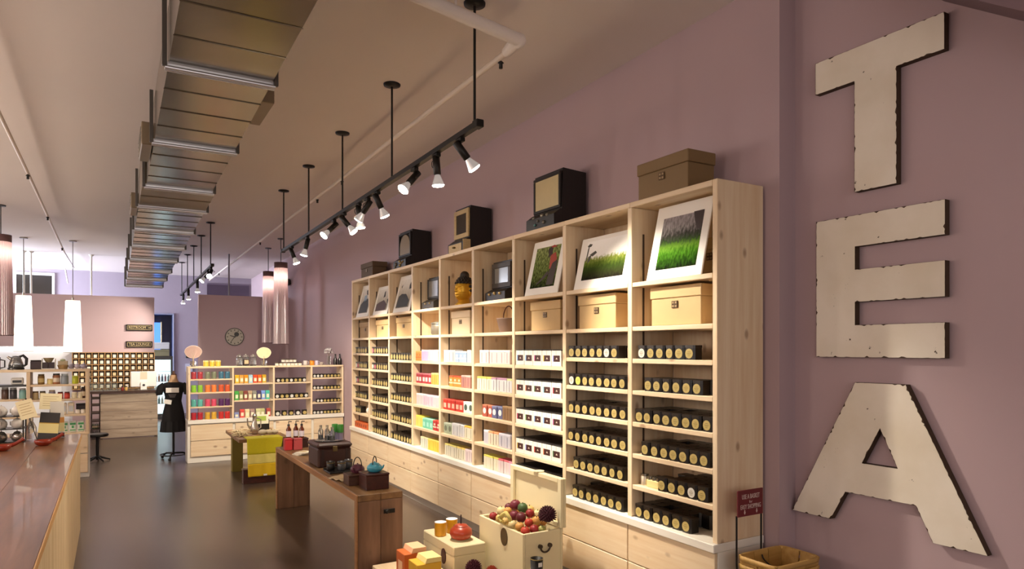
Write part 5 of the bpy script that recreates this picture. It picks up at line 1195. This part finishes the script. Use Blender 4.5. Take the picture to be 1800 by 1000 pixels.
for i, (x, y) in enumerate(((1.645, 5.80), (1.675, 5.74))):
    put_thing('green_capped_jar', '%s jar with tall green cap on the leather trunk' % ('left', 'right')[i], 'jar', x, y, tz + .0105, [('body', MB().lathe([(.024, 0), (.024, .06)], 14), mat('violet_jar', '#8c84a0', .3)), ('cap', MB().lathe([(.026, .0605), (.026, .125), (.024, .128)], 14), mat('grass_green', '#2f7a24', .4))])
rs = thing('riser_box', 'dark wooden riser under the pump bottles', 'riser', (1.58, 6.95, hz)); MB().box(-.11, .11, -.06, .06, 0, .085, .004).obj('body', MAH2, rs); MB().box(-.113, .113, -.063, .063, .0852, .092, .002).obj('top', MAH2, rs)
for i, (x, y) in enumerate(((1.51, 6.95), (1.585, 6.97), (1.63, 6.92))):
    t = thing('pump_bottle', '%s amber pump bottle from left on the bench' % ORD[i], 'bottle', (x, y, hz + .0925), group='amber pump bottles on the bench')
    MB().lathe([(.024, 0), (.025, .09), (.012, .115), (.011, .125)], 16).obj('body', mat('amber_glass', '#5c2410', .15), t); MB().lathe([(.0255, .02), (.0255, .075)], 16, caps=False).obj('label', mat('label_lilac', '#d9d0d8', .6), t)
    pu = MB().lathe([(.013, .1255), (.013, .14), (.004, .142), (.004, .16)], 10).obj('pump', BLK, t); MB().tube([(0, 0, .16), (.0, -.0, .168), (.028, -.01, .166)], .005, 6).obj('nozzle', BLK, pu)
for i, (x, c, n_, w) in enumerate(((1.475, '#b8282c', 'bright red', .07), (1.56, '#b0484a', 'dusty red', .08))):
    put_thing('gift_box', '%s gift box in front of the pump bottles' % n_, 'box', x, 6.82 - .02 * i, hz, [('body', MB().box(-w / 2, w / 2, -.04, .04, 0, .095, .003), mat('gb_' + c[1:], c, .5)), ('lid', MB().box(-w / 2 - .001, w / 2 + .001, -.041, .041, .0952, .11, .003), mat('gl_' + c[1:], c, .45))])
for i in range(3):
    o = MB().box(-.06, .06, -.05, .05, 0, .010, .001).obj('soap_card', mat('soap_white', '#e2dccd', .6), None, (1.51 + .012 * i, 6.45 - .015 * i, hz + .0105 * i), .3 + .2 * i); MB().box(-.035, .035, -.03, .03, .0102, .0108).obj('label', mat('paper_print', '#c4ae7c', .7), o); tag(o, '%s white packet in the small stack on the bench' % ('lowest', 'middle', 'topmost')[i], 'packet', 'stack of white packets on the bench')
bt = put_thing('black_tray', 'black tray holding patterned cups on the bench', 'tray', 1.60, 5.42, hz, [('tray', MB().box(-.13, .13, -.10, .10, 0, .012, .003), BLK), ('rim', MB().box(-.13, .13, .094, .10, .0122, .02, .001), BLK)])
PCUP = mat('patterned_glaze', '#4a4c50', .25, var=.6, scale=60)
for i, (x, y, c) in enumerate(((1.51, 5.44, BLK), (1.585, 5.40, PCUP), (1.66, 5.46, PCUP))):
    put_thing('tea_cup', '%s cup from left on the black bench tray' % ORD[i], 'cup', x, y, hz + .0125, [('body', MB().lathe([(.026, 0), (.032, .01), (.034, .07), (.031, .07), (.028, .012), (0, .01)], 18), c), ('band', MB().lathe([(.0345, .055), (.0345, .062)], 18, caps=False), mat('old_bronze', '#6a5a38', .4, .7))], 'cups on the black bench tray')
cl = MB()
cv = []; cf = []; NU, NV = 14, 9
for i in range(NU + 1):
    for j in range(NV + 1):
        u, v = i / NU, j / NV; cv.append((-.10 + .2 * u, -.09 + .18 * v, .006 + .028 * abs(math.sin(u * 9 + v * 4)) * math.sin(PI * u) * math.sin(PI * v) + .012 * math.sin(7 * v + 3 * u) ** 2))
for i in range(NU):
    for j in range(NV): q = i * (NV + 1) + j; cf.append((q, q + NV + 1, q + NV + 2, q + 1))
cl.add(cv, cf, True); t = thing('folded_cloth', 'crumpled cream cloth on the bench behind the dark boxes', 'cloth', (1.53, 5.08, hz), .3); co = cl.obj('cloth', mat('cream_cloth', '#c2ac88', .9), t)
sm = co.modifiers.new('thickness', 'SOLIDIFY'); sm.thickness = .004
b1 = thing('wooden_box', 'open dark box under the plum teapot', 'box', (1.53, 4.86, hz)); MB().box(-.07, .07, -.065, .065, 0, .065, .003).obj('body', wood('walnut_box', '#5c3824', '#40251a', 'Y'), b1); MB().box(-.074, .074, -.069, .069, .0652, .078, .003).obj('lid', wood('walnut_box', '#5c3824', '#40251a', 'Y'), b1)
b2 = thing('wooden_box', 'reddish mahogany box under the blue teapot', 'box', (1.60, 4.66, hz)); MB().box(-.082, .082, -.085, .085, 0, .098, .003).obj('body', MAH, b2); MB().box(-.085, .085, -.088, .088, .0982, .112, .003).obj('lid', MAH, b2)
teapot('teapot', 'small blue cast iron teapot on the mahogany box', 1.605, 4.66, hz + .1125, .055, .062, mat('blue_enamel', '#3f9cb4', .3, coat=.3), rz=2.4, hoop=.055, hr=.0035)
teapot('teapot', 'small plum cast iron teapot behind the blue one', 1.545, 4.86, hz + .0785, .052, .06, mat('plum_enamel', '#5a2a3c', .35), rz=.8, hoop=.062, hr=.0035)

# ------------------------------------------------------------------ small table with a yellow cloth
yt = thing('display_table', 'low plank table with a yellow cloth before the back shelves', 'table', (1.57, 9.05, 0))
YO = wood('table_oak', '#8a6238', '#6c4a28', 'X', .3, .5, 10); OLV = mat('olive_paint', '#7a6a22', .6, var=.1)
for i in range(4): board('top_plank', 1.285, 1.86, 8.52 + .275 * i + .001, 8.52 + .275 * (i + 1) - .001, .485, .525, YO, yt, .003)
for x0, x1, y0, y1 in ((1.34, 1.47, 9.42, 9.54), (1.70, 1.83, 9.42, 9.54), (1.70, 1.83, 8.62, 8.74)): board('leg', x0, x1, y0, y1, 0, .484, OLV, yt)
pb = thing('plinth_box', 'low dark red wooden plinth under the yellow cloth', 'plinth', (1.51, 8.58, 0)); MB().box(-.18, .18, -.08, .02, 0, .155, .004).obj('body', MAH, pb); MB().box(-.185, .185, -.085, .03, .1552, .17, .003).obj('top', MAH, pb)
tw = thing('yellow_cloth', 'yellow striped cloth hanging over the table edge', 'cloth', (1.57, 8.50, .53))
def drape(z0, z1, m, nm, top=False):
    d = MB(); v = []; f = []; n = 18; rows = 8
    for r in range(rows + 1):
        w = r / rows
        for i in range(n + 1):
            u = i / n; z = z0 + (z1 - z0) * w; dep = (.53 - z)
            wv = .007 * math.sin(u * 17 + 1) * min(1, dep * 3)
            xw = .205 - .0 * dep; sh = -.055 * min(1, dep * 2.2)
            v.append(((-xw + 2 * xw * u) * (1 - .22 * min(1, dep * 2.2)) + sh * .6, -.022 - wv - .01 * dep, z - .53))
    for r in range(rows):
        for i in range(n): q = r * (n + 1) + i; f.append((q, q + 1, q + n + 2, q + n + 1))
    d.add(v, f, True); o = d.obj(nm, m, tw); s_ = o.modifiers.new('thickness', 'SOLIDIFY'); s_.thickness = .004; return o
YL = mat('chartreuse_cloth', '#cfc41c', .85, var=.06, scale=40); YP = mat('pale_yellow_cloth', '#e4d878', .85, var=.08, scale=30); YG = mat('golden_yellow_cloth', '#dcb818', .85, var=.06, scale=40)
drape(.532, .345, YL, 'chartreuse_band'); drape(.345, .235, YP, 'pale_band'); drape(.235, .085, YG, 'golden_band')
MB().box(-.205, .205, -.024, .22, -.004, .004, .002).obj('top_fold', YL, tw)
MB().box(-.02, .02, -.042, -.038, -.44, -.42).obj('care_tag', WHITE, tw)
for i, (x, y) in enumerate(((1.36, 8.85), (1.40, 9.15), (1.72, 9.0))):
    t = thing('twig_basket', ('heap of pale dried stalks at the near left of the table', 'heap of pale dried stalks at the back of the table', 'heap of pale dried stalks at the right of the table')[i], 'dried plants', (x, y, .5255), group='dried stalks on the small table')
    tg = MB()
    for k in range(26):
        a = RND.uniform(0, PI); l = RND.uniform(.04, .09); c = (RND.uniform(-.06, .06), RND.uniform(-.07, .07), .006 + .035 * RND.random())
        tg.tube([(c[0] - l * math.cos(a), c[1] - l * math.sin(a), c[2]), (c[0], c[1], c[2] + .01), (c[0] + l * math.cos(a), c[1] + l * math.sin(a), c[2])], .005, 5)
    tag(tg.obj('stalks', mat('dried_stalk', '#cbb892', .9, var=.3, scale=30), t), kind='stuff')
put_thing('silver_ewer', 'tall silver ewer on the small table', 'ewer', 1.54, 9.0, .5255, [('body', MB().lathe([(.03, 0), (.05, .02), (.055, .08), (.03, .14), (.022, .20), (.03, .23)], 18), SILV), ('spout', MB().tube([(-.05, 0, .07), (-.08, 0, .12), (-.085, 0, .20)], [.014, .010, .007], 8), SILV), ('handle', MB().tube([(.025, 0, .20), (.075, 0, .18), (.075, 0, .08), (.05, 0, .06)], .007, 8), SILV), ('lid', MB().lathe([(.031, .2305), (.02, .25), (.0, .265)], 14), SILV)])
put_thing('display_stand', 'small black stand with pale sign card on the table', 'stand', 1.64, 9.12, .5255, [('frame', MB().box(-.10, .10, -.008, .0, .0, .17, .003), BLK), ('card', MB().box(-.09, .09, -.0105, -.0082, .11, .23, .001), mat('sign_cream', '#dcd8c0', .6)), ('printed_patch', MB().box(-.06, .06, -.0115, -.0107, .15, .21), mat('sign_green', '#9ab04c', .6))])
for i, (x, y, r) in enumerate(((1.60, 8.80, .055), (1.68, 8.78, .04), (1.745, 8.82, .045))):
    put_thing('dried_mushroom', '%s pale dried mushroom from left behind the yellow cloth' % ORD[i], 'mushroom', x, y, .5345 if y < 8.8 else .5255, [('cap', MB().ball((0, 0, r * .75), r, r * .8, r * .6), mat('mushroom_cap', '#b8aa94', .8, var=.2)), ('stem', MB().lathe([(r * .3, 0), (r * .25, r * .4)], 10), mat('mushroom_stem', '#d0c4ac', .8))], 'dried mushrooms on the small table')

# ------------------------------------------------------------------ cream chest full of dried fruit
CRM = mat('cream_lacquer', '#e2d6b0', .4, var=.03, scale=4); CRI = mat('cream_lacquer_inside', '#c8b88c', .5)
x0, x1, y0, y1, h = 2.19, 2.49, 3.60, 4.18, .447
ch = thing('cream_chest', 'cream lacquer chest with its lid open, full of fruit', 'chest', (2.34, 3.89, 0))
for a in ((x0, x0 + .018, y0, y1, .0, h), (x1 - .018, x1, y0, y1, .0, h), (x0 + .0185, x1 - .0185, y0, y0 + .018, .0, h), (x0 + .0185, x1 - .0185, y1 - .018, y1, .0, h)): board('side_board', *a, CRM, ch, .003)
board('floor_board', x0 + .0185, x1 - .0185, y0 + .0185, y1 - .0185, .25, .27, CRI, ch)
ld = board('lid', x1 + .002, x1 + .020, y0 - .01, y1 + .05, h + .004, .765, CRM, ch)
for a in ((y0 - .01, y0 + .03, h + .004, .765), (y1 + .01, y1 + .05, h + .004, .765), (y0 + .0305, y1 + .0095, .735, .765), (y0 + .0305, y1 + .0095, h + .004, h + .03)):
    o = board('lid_rail', x1 - .022, x1 + .0015, a[0], a[1], a[2], a[3], CRM, ch); o.parent = ld; o.location = o.location - ld.location
pl_ = MB(); pl_.tube([(0, 0, 0), (-.005, 0, 0)], .05, 20, smooth=False); o = pl_.obj('lock_plate', mat('aged_brass', '#5c4a30', .4, .6), ch, (x0 - .0003 - 2.34, 3.83 - 3.89, .38)); o.scale = (1, .85, 1.15)
MB().lathe([(.04, 0), (.04, .005)], 18).obj('latch_tab', CRM, ch, (x1 + .0 - 2.34, 0, .766))
hn = MB(); hn.tube([(.036 * math.cos(a), -.012, .036 * math.sin(a)) for a in [PI + PI * i / 12 for i in range(13)]], .006, 8); hn.obj('drop_handle', mat('dark_iron', '#4a4038', .4, .7), ch, (.01, y0 - 3.89, .355))
for s in (-1, 1): MB().tube([(s * .036 + .01, y0 - 3.89 - .0003, .357), (s * .036 + .01, y0 - 3.89 - .016, .357)], .014, 12, smooth=False).obj('handle_boss', mat('dark_iron', '#4a4038', .4, .7), ch)
FC = [('#8c1c1c', 'deep red'), ('#b03420', 'scarlet'), ('#c89048', 'golden'), ('#cfae68', 'straw'), ('#5c1420', 'maroon'), ('#c0682c', 'orange'), ('#a8a860', 'pale green'), ('#d9c690', 'cream'), ('#3f5a2c', 'green'), ('#6c1a2c', 'wine')]
pile = [  # (x, y, z, r, colour)
    (2.235, 3.66, .445, .036, 1), (2.31, 3.655, .45, .036, 0), (2.385, 3.66, .44, .03, 6), (2.40, 3.70, .43, .034, 5),
    (2.24, 3.74, .455, .036, 2), (2.315, 3.73, .475, .034, 1), (2.38, 3.725, .48, .038, 2), (2.445, 3.73, .47, .034, 2),
    (2.235, 3.83, .45, .034, 7), (2.30, 3.81, .495, .042, 4), (2.375, 3.80, .515, .036, 0), (2.445, 3.80, .50, .040, 7),
    (2.235, 3.92, .455, .03, 3), (2.30, 3.90, .49, .040, 9), (2.37, 3.89, .535, .042, 8), (2.44, 3.90, .51, .042, 3),
    (2.235, 4.01, .455, .032, 3), (2.30, 3.99, .50, .034, 2), (2.37, 3.99, .535, .045, 9), (2.445, 4.0, .50, .036, 7),
    (2.235, 4.10, .45, .035, 0), (2.305, 4.09, .48, .04, 7), (2.375, 4.09, .50, .036, 4), (2.445, 4.09, .48, .036, 2)]
cnt = {}
for i, (x, y, z, r, c) in enumerate(pile):
    x = 2.34 + (x - 2.34) * .84; y = 3.89 + (y - 3.89) * .95; r *= .82
    hexc, nm = FC[c]; row = 5 - i // 4; colr = i % 4
    t = thing('dried_fruit', '%s dried fruit, %s row from back, %s from left in chest' % (nm, ORD[row], ORD[colr]), 'fruit', (x, y, z - r), RND.uniform(0, 6), 'dried fruits heaped in the cream chest')
    MB().lathe([(0, 0), (r * .55, r * .1), (r * .95, r * .6), (r, r), (r * .9, r * 1.5), (r * .5, r * 1.86), (r * .12, r * 1.8), (0, r * 1.78)], 14).obj('body', mat('fruit_' + hexc[1:], hexc, .5, var=.25, scale=25), t)
    MB().tube([(0, 0, r * 1.76), (r * .08, 0, r * 2.05)], [r * .07, r * .12], 5).obj('stem', mat('dry_stem', '#7a6a4c', .8), t)
    if i in (6,): pass
t = thing('dried_artichoke', 'dark maroon dried flower head at the right of the fruit', 'flower', (2.405, 3.625 + .0, .475), 0)
bb = MB()
for i in range(120):
    f = i / 120; e = math.acos(1 - 1.6 * f); a = i * 2.4; bb.tube([(.045 * math.sin(e) * math.cos(a), .03 + .045 * math.sin(e) * math.sin(a), .045 + .045 * math.cos(e)), (.062 * math.sin(e) * math.cos(a), .03 + .062 * math.sin(e) * math.sin(a), .045 + .062 * math.cos(e))], [.006, .002], 4)
bb.ball((0, .03, .045), .046, n=12); tag(bb.obj('spiky_head', mat('maroon_bristle', '#3c0f1c', .9, var=.3, scale=60), t)); t.location = (2.405, 3.62, .487)
rib = MB(); rib.tube([(0, 0, 0), (-.02, -.03, .02), (-.03, .0, .05), (-.02, .05, .03), (-.03, .09, .0), (-.025, .06, -.02)], .013, 8)
t = thing('dried_slice', 'curled pale yellow peel hanging over the chest rim', 'peel', (2.215, 3.80, .492)); rib.obj('peel', mat('pale_peel', '#cdbf72', .8), t)

# ------------------------------------------------------------------ small cream chest with orange pot and yellow mugs
sx0, sx1, sy0, sy1, sh = 1.922, 2.162, 4.03, 4.53, .30
sc = thing('cream_box', 'small cream lacquer box under the orange teapot', 'box', (2.042, 4.28, 0))
MB().box(sx0 - 2.042, sx1 - 2.042, sy0 - 4.28, sy1 - 4.28, 0, .235, .006).obj('body', CRM, sc); MB().box(sx0 - 2.042, sx1 - 2.042, sy0 - 4.28, sy1 - 4.28, .2355, sh, .006).obj('lid', CRM, sc)
o = MB(); o.tube([(0, 0, 0), (-.005, 0, 0)], .045, 20, smooth=False); o.obj('lock_plate', mat('dark_copper', '#4a2418', .4, .5), sc, (sx0 - 2.042 - .0003, -.10, .205)).scale = (1, .8, 1.15)
ORG = mat('orange_enamel', '#a0361a', .35, coat=.25)
t = put_thing('pot_mat', 'round pale mat under the orange teapot', 'mat', 2.045, 4.17, sh + .0005, [('mat', MB().lathe([(.07, 0), (.072, .004), (.0, .004)], 24), mat('mat_straw', '#c2b48c', .8))])
op = teapot('teapot', 'squat orange enamel teapot on the small cream box', 2.045, 4.17, sh + .005, .078, .098, ORG, rz=-.6, spout=False, knob=False, hoop=.001)
bpy.data.objects.remove([c for c in op.children if c.name.startswith('hoop')][0])
MB().tube([(0, .0, .103), (0, 0, .165)], [.006, .004], 8).obj('upright_handle', mat('plum_handle', '#2a1420', .4), op)
MB().lathe([(.050, .0895), (.051, .0915)], 24, caps=False).obj('lid_rim', mat('plum_handle', '#2a1420', .4), op)
for i, (x, y, hh) in enumerate(((1.965, 4.33, .095), (2.07, 4.37, .095))):
    put_thing('yellow_mug', '%s yellow mug with white inside on the cream box' % ('left', 'right')[i], 'mug', x, y, sh + .0005, [('body', MB().lathe([(.0, 0), (.036, 0), (.040, .01), (.041, hh)], 22, caps=False), mat('yellow_glaze', '#d39a1c', .3)), ('inside', MB().lathe([(.041, hh), (.0375, hh + .001), (.036, hh - .005), (.033, .02), (0, .018)], 22, caps=False), mat('white_glaze', '#eef0f4', .25))], 'yellow mugs on the cream box')
# orange and yellow cartons on a low plank bench
lb = thing('low_bench', 'low pale plank bench under the orange and yellow cartons', 'bench', (1.74, 4.0, 0))
board('seat_plank', 1.50, 1.69, 3.60, 4.40, .12, .15, PINE['Y'], lb); board('seat_plank', 1.692, 1.88, 3.60, 4.40, .12, .15, PINE['Y'], lb)
board('foot_board', 1.52, 1.86, 3.66, 3.70, 0, .119, PINE['X'], lb); board('foot_board', 1.52, 1.86, 4.30, 4.34, 0, .119, PINE['X'], lb)
def tall_carton(x0, x1, y0, y1, z0, z1, c, lidc, label):
    t = thing('tall_carton', label, 'carton', ((x0 + x1) / 2, (y0 + y1) / 2, z0)); w, d = (x1 - x0) / 2, (y1 - y0) / 2; h = z1 - z0
    MB().box(-w, w, -d, d, 0, h, .003).obj('body', mat('tc_' + c[1:], c, .5), t)
    MB().prism([(-w * .35, h + .002), (w, h + .002), (w, h + .03), (-w * .2, h + .03)], -d * 1.0, d * 1.0, 'Y').obj('flap_lid', mat('tc_' + lidc[1:], lidc, .55), t)
    MB().box(-w - .0012, -w - .0002, -d * .5, d * .5, h * .3, h * .7).obj('label', mat('tcl_' + lidc[1:], lidc, .55), t)
tall_carton(1.555, 1.70, 3.96, 4.10, .151, .325, '#c8642a', '#e8b890', 'orange carton with a raised flap on the low bench')
tall_carton(1.545, 1.70, 3.73, 3.87, .151, .325, '#d8a82c', '#ecd48a', 'yellow carton with a raised flap on the low bench')
# display block close to the camera with potted dried flowers
db = thing('display_block', 'plain cream display block in front of the chests', 'block', (1.87, 3.27, 0)); MB().box(-.24, .24, -.13, .13, 0, .265, .004).obj('body', CRM, db); MB().box(-.245, .245, -.135, .135, .2652, .28, .003).obj('top', CRM, db)
def bristle(x, y, z, r, c, label):
    t = thing('dried_flower', label, 'flower', (x, y, z)); b = MB()
    for i in range(150):
        f = i / 150; e = math.acos(1 - 1.7 * f); a = i * 2.4; b.tube([(r * .7 * math.sin(e) * math.cos(a), r * .7 * math.sin(e) * math.sin(a), r * .85 + r * .7 * math.cos(e)), (r * math.sin(e) * math.cos(a), r * math.sin(e) * math.sin(a), r * .85 + r * math.cos(e))], [r * .09, r * .03], 4)
    t.location.z += .07; MB().lathe([(r * .5, -.0698), (r * .62, -.03), (r * .55, .004)], 16).obj('clay_pot', mat('clay_pot', '#7a4630', .8), t)
    b.ball((0, 0, r * .85), r * .72, n=12); b.obj('flower_head', mat('bristle_' + c[1:], c, .9, var=.3, scale=60), t)
bristle(1.715, 3.34, .2805, .048, '#4c1420', 'dark red dried flower head at the bottom of the photo')
bristle(1.785, 3.26, .2805, .036, '#a04020', 'rust orange dried flower head beside the dark red one')
put_thing('black_cup', 'black cup with gold rim in front of the open chest', 'cup', 2.05, 3.22, .2805, [('body', MB().lathe([(.032, 0), (.036, .145), (.033, .145), (.03, .012), (0, .01)], 20), BLK), ('rim', MB().lathe([(.0362, .141), (.0368, .146)], 20, caps=False), GOLD), ('label', MB().box(-.012, .012, -.0372, -.0358, .105, .128), WHITE)])

# ------------------------------------------------------------------ shopping baskets with their sign
BK = wood('basket_wood', '#c09a58', '#a47c3c', 'X', 0, .55)
def basket(z, label, first=False):
    t = thing('shopping_basket', label, 'basket', (2.91, 2.29, z), group='stacked wooden shopping baskets')
    hx, hy, ht = .165, .115, .16
    def slat(nm, p, q, a0, a1, r=0):
        return MB().add([p[0], p[1], q[1], q[0]] and [p[0], p[1], q[1], q[0]], [(0, 1, 2, 3)]).obj(nm, BK, t)
    for s in (-1, 1):
        for i in range(3):      # wide upright slats of the long and short sides, tapering inwards below
            xa, xb = -hx + 2 * hx * i / 3 + .002, -hx + 2 * hx * (i + 1) / 3 - .002
            m = MB(); m.add([(xa * .86, s * hy * .84, .004), (xb * .86, s * hy * .84, .004), (xb, s * hy, ht), (xa, s * hy, ht), (xa * .86, s * (hy * .84 - .004), .004), (xb * .86, s * (hy * .84 - .004), .004), (xb, s * (hy - .004), ht), (xa, s * (hy - .004), ht)],
                          [(0, 1, 2, 3), (7, 6, 5, 4), (0, 4, 5, 1), (1, 5, 6, 2), (2, 6, 7, 3), (3, 7, 4, 0)]); m.obj('slat', BK, t)
        for i in range(2):
            ya, yb_ = -hy + hy * i + .004, -hy + hy * (i + 1) - .004
            m = MB(); m.add([(s * hx * .86, ya * .84, .004), (s * hx * .86, yb_ * .84, .004), (s * hx, yb_, ht), (s * hx, ya, ht), (s * (hx * .86 - .004), ya * .84, .004), (s * (hx * .86 - .004), yb_ * .84, .004), (s * (hx - .004), yb_, ht), (s * (hx - .004), ya, ht)],
                          [(0, 1, 2, 3), (7, 6, 5, 4), (0, 4, 5, 1), (1, 5, 6, 2), (2, 6, 7, 3), (3, 7, 4, 0)]); m.obj('slat', BK, t)
    rim = []
    for i in range(40):
        a = 2 * PI * i / 40; c, s_ = math.cos(a), math.sin(a); k = 1 / (abs(c) ** 8 + abs(s_) ** 8) ** .125; rim.append(((hx + .005) * c * k, (hy + .005) * s_ * k, ht - .012))
    r = MB(); n = len(rim); v = []; f = []
    for (x, y, z_) in rim: v += [(x, y, z_ - .012), (x * 1.02, y * 1.02, z_ - .012), (x * 1.025, y * 1.025, z_ + .014), (x * 1.0, y * 1.0, z_ + .014)]
    for i in range(n):
        for e in range(4): f.append((i * 4 + e, ((i + 1) % n) * 4 + e, ((i + 1) % n) * 4 + (e + 1) % 4, i * 4 + (e + 1) % 4))
    r.add(v, f, True); r.obj('rim_band', wood('basket_rim', '#cfa862', '#b48c48', 'X', 0, .5), t)
    MB().box(-hx * .84, hx * .84, -hy * .82, hy * .82, 0, .004).obj('base_board', BK, t)
    MB().tube([(0, hy * .9 * math.cos(a), ht - .02 - .05 * math.sin(a)) for a in [PI * i / 12 for i in range(13)]], .004, 6).obj('wire_handle', BLACK, t)
    return t
sd = thing('basket_stand', 'grey stand under the stack of shopping baskets', 'stand', (2.91, 2.29, 0)); MB().box(-.14, .14, -.095, .095, .33, .345, .003).obj('shelf', BLACK, sd)
for x in (-.13, .13):
    for y in (-.085, .085): MB().tube([(x, y, 0), (x, y, .33)], .008, 8).obj('leg', BLACK, sd)
basket(.3465, 'lower wooden shopping basket of the stack'); basket(.390, 'upper wooden shopping basket of the stack')
for x in (-.155, .03): MB().tube([(x, .118, .30), (x, .135, .50), (x, .135, .74)], .005, 8).obj('sign_post', BLACK, sd)
MB().tube([(-.155, .118, .30), (-.13, .085, .30)], .005, 6).obj('brace', BLACK, sd); MB().tube([(.03, .118, .30), (.03, .085, .335)], .005, 6).obj('brace', BLACK, sd)
sg = thing('basket_sign', 'dark red sign about baskets on two thin posts', 'sign', (2.848, 2.415, .735))
MB().box(-.095, .095, 0, .008, 0, .135, .002).obj('panel', mat('oxblood_panel', '#6a1a20', .5), sg)
SWT = mat('sign_white', '#d8c4bc', .6)
for txt, z, s in (('USE A BASKET', .100, .034), ('for', .073, .020), ('EASY SHOPPING', .048, .034)):
    o = put('lettering', text_mesh(txt, s, SWT), sg, (0, -.0012, z)); o.rotation_euler = (PI / 2, 0, 0); o.scale = (.62 if s > .03 else 1, 1, 1)
for x in (-.045, .045): MB().prism([(x - .003, .033), (x + .003, .033), (x + .003, .022), (x + .007, .022), (x, .010), (x - .007, .022), (x - .003, .022)], -.0015, -.0003, 'Y').obj('arrow', SWT, sg)
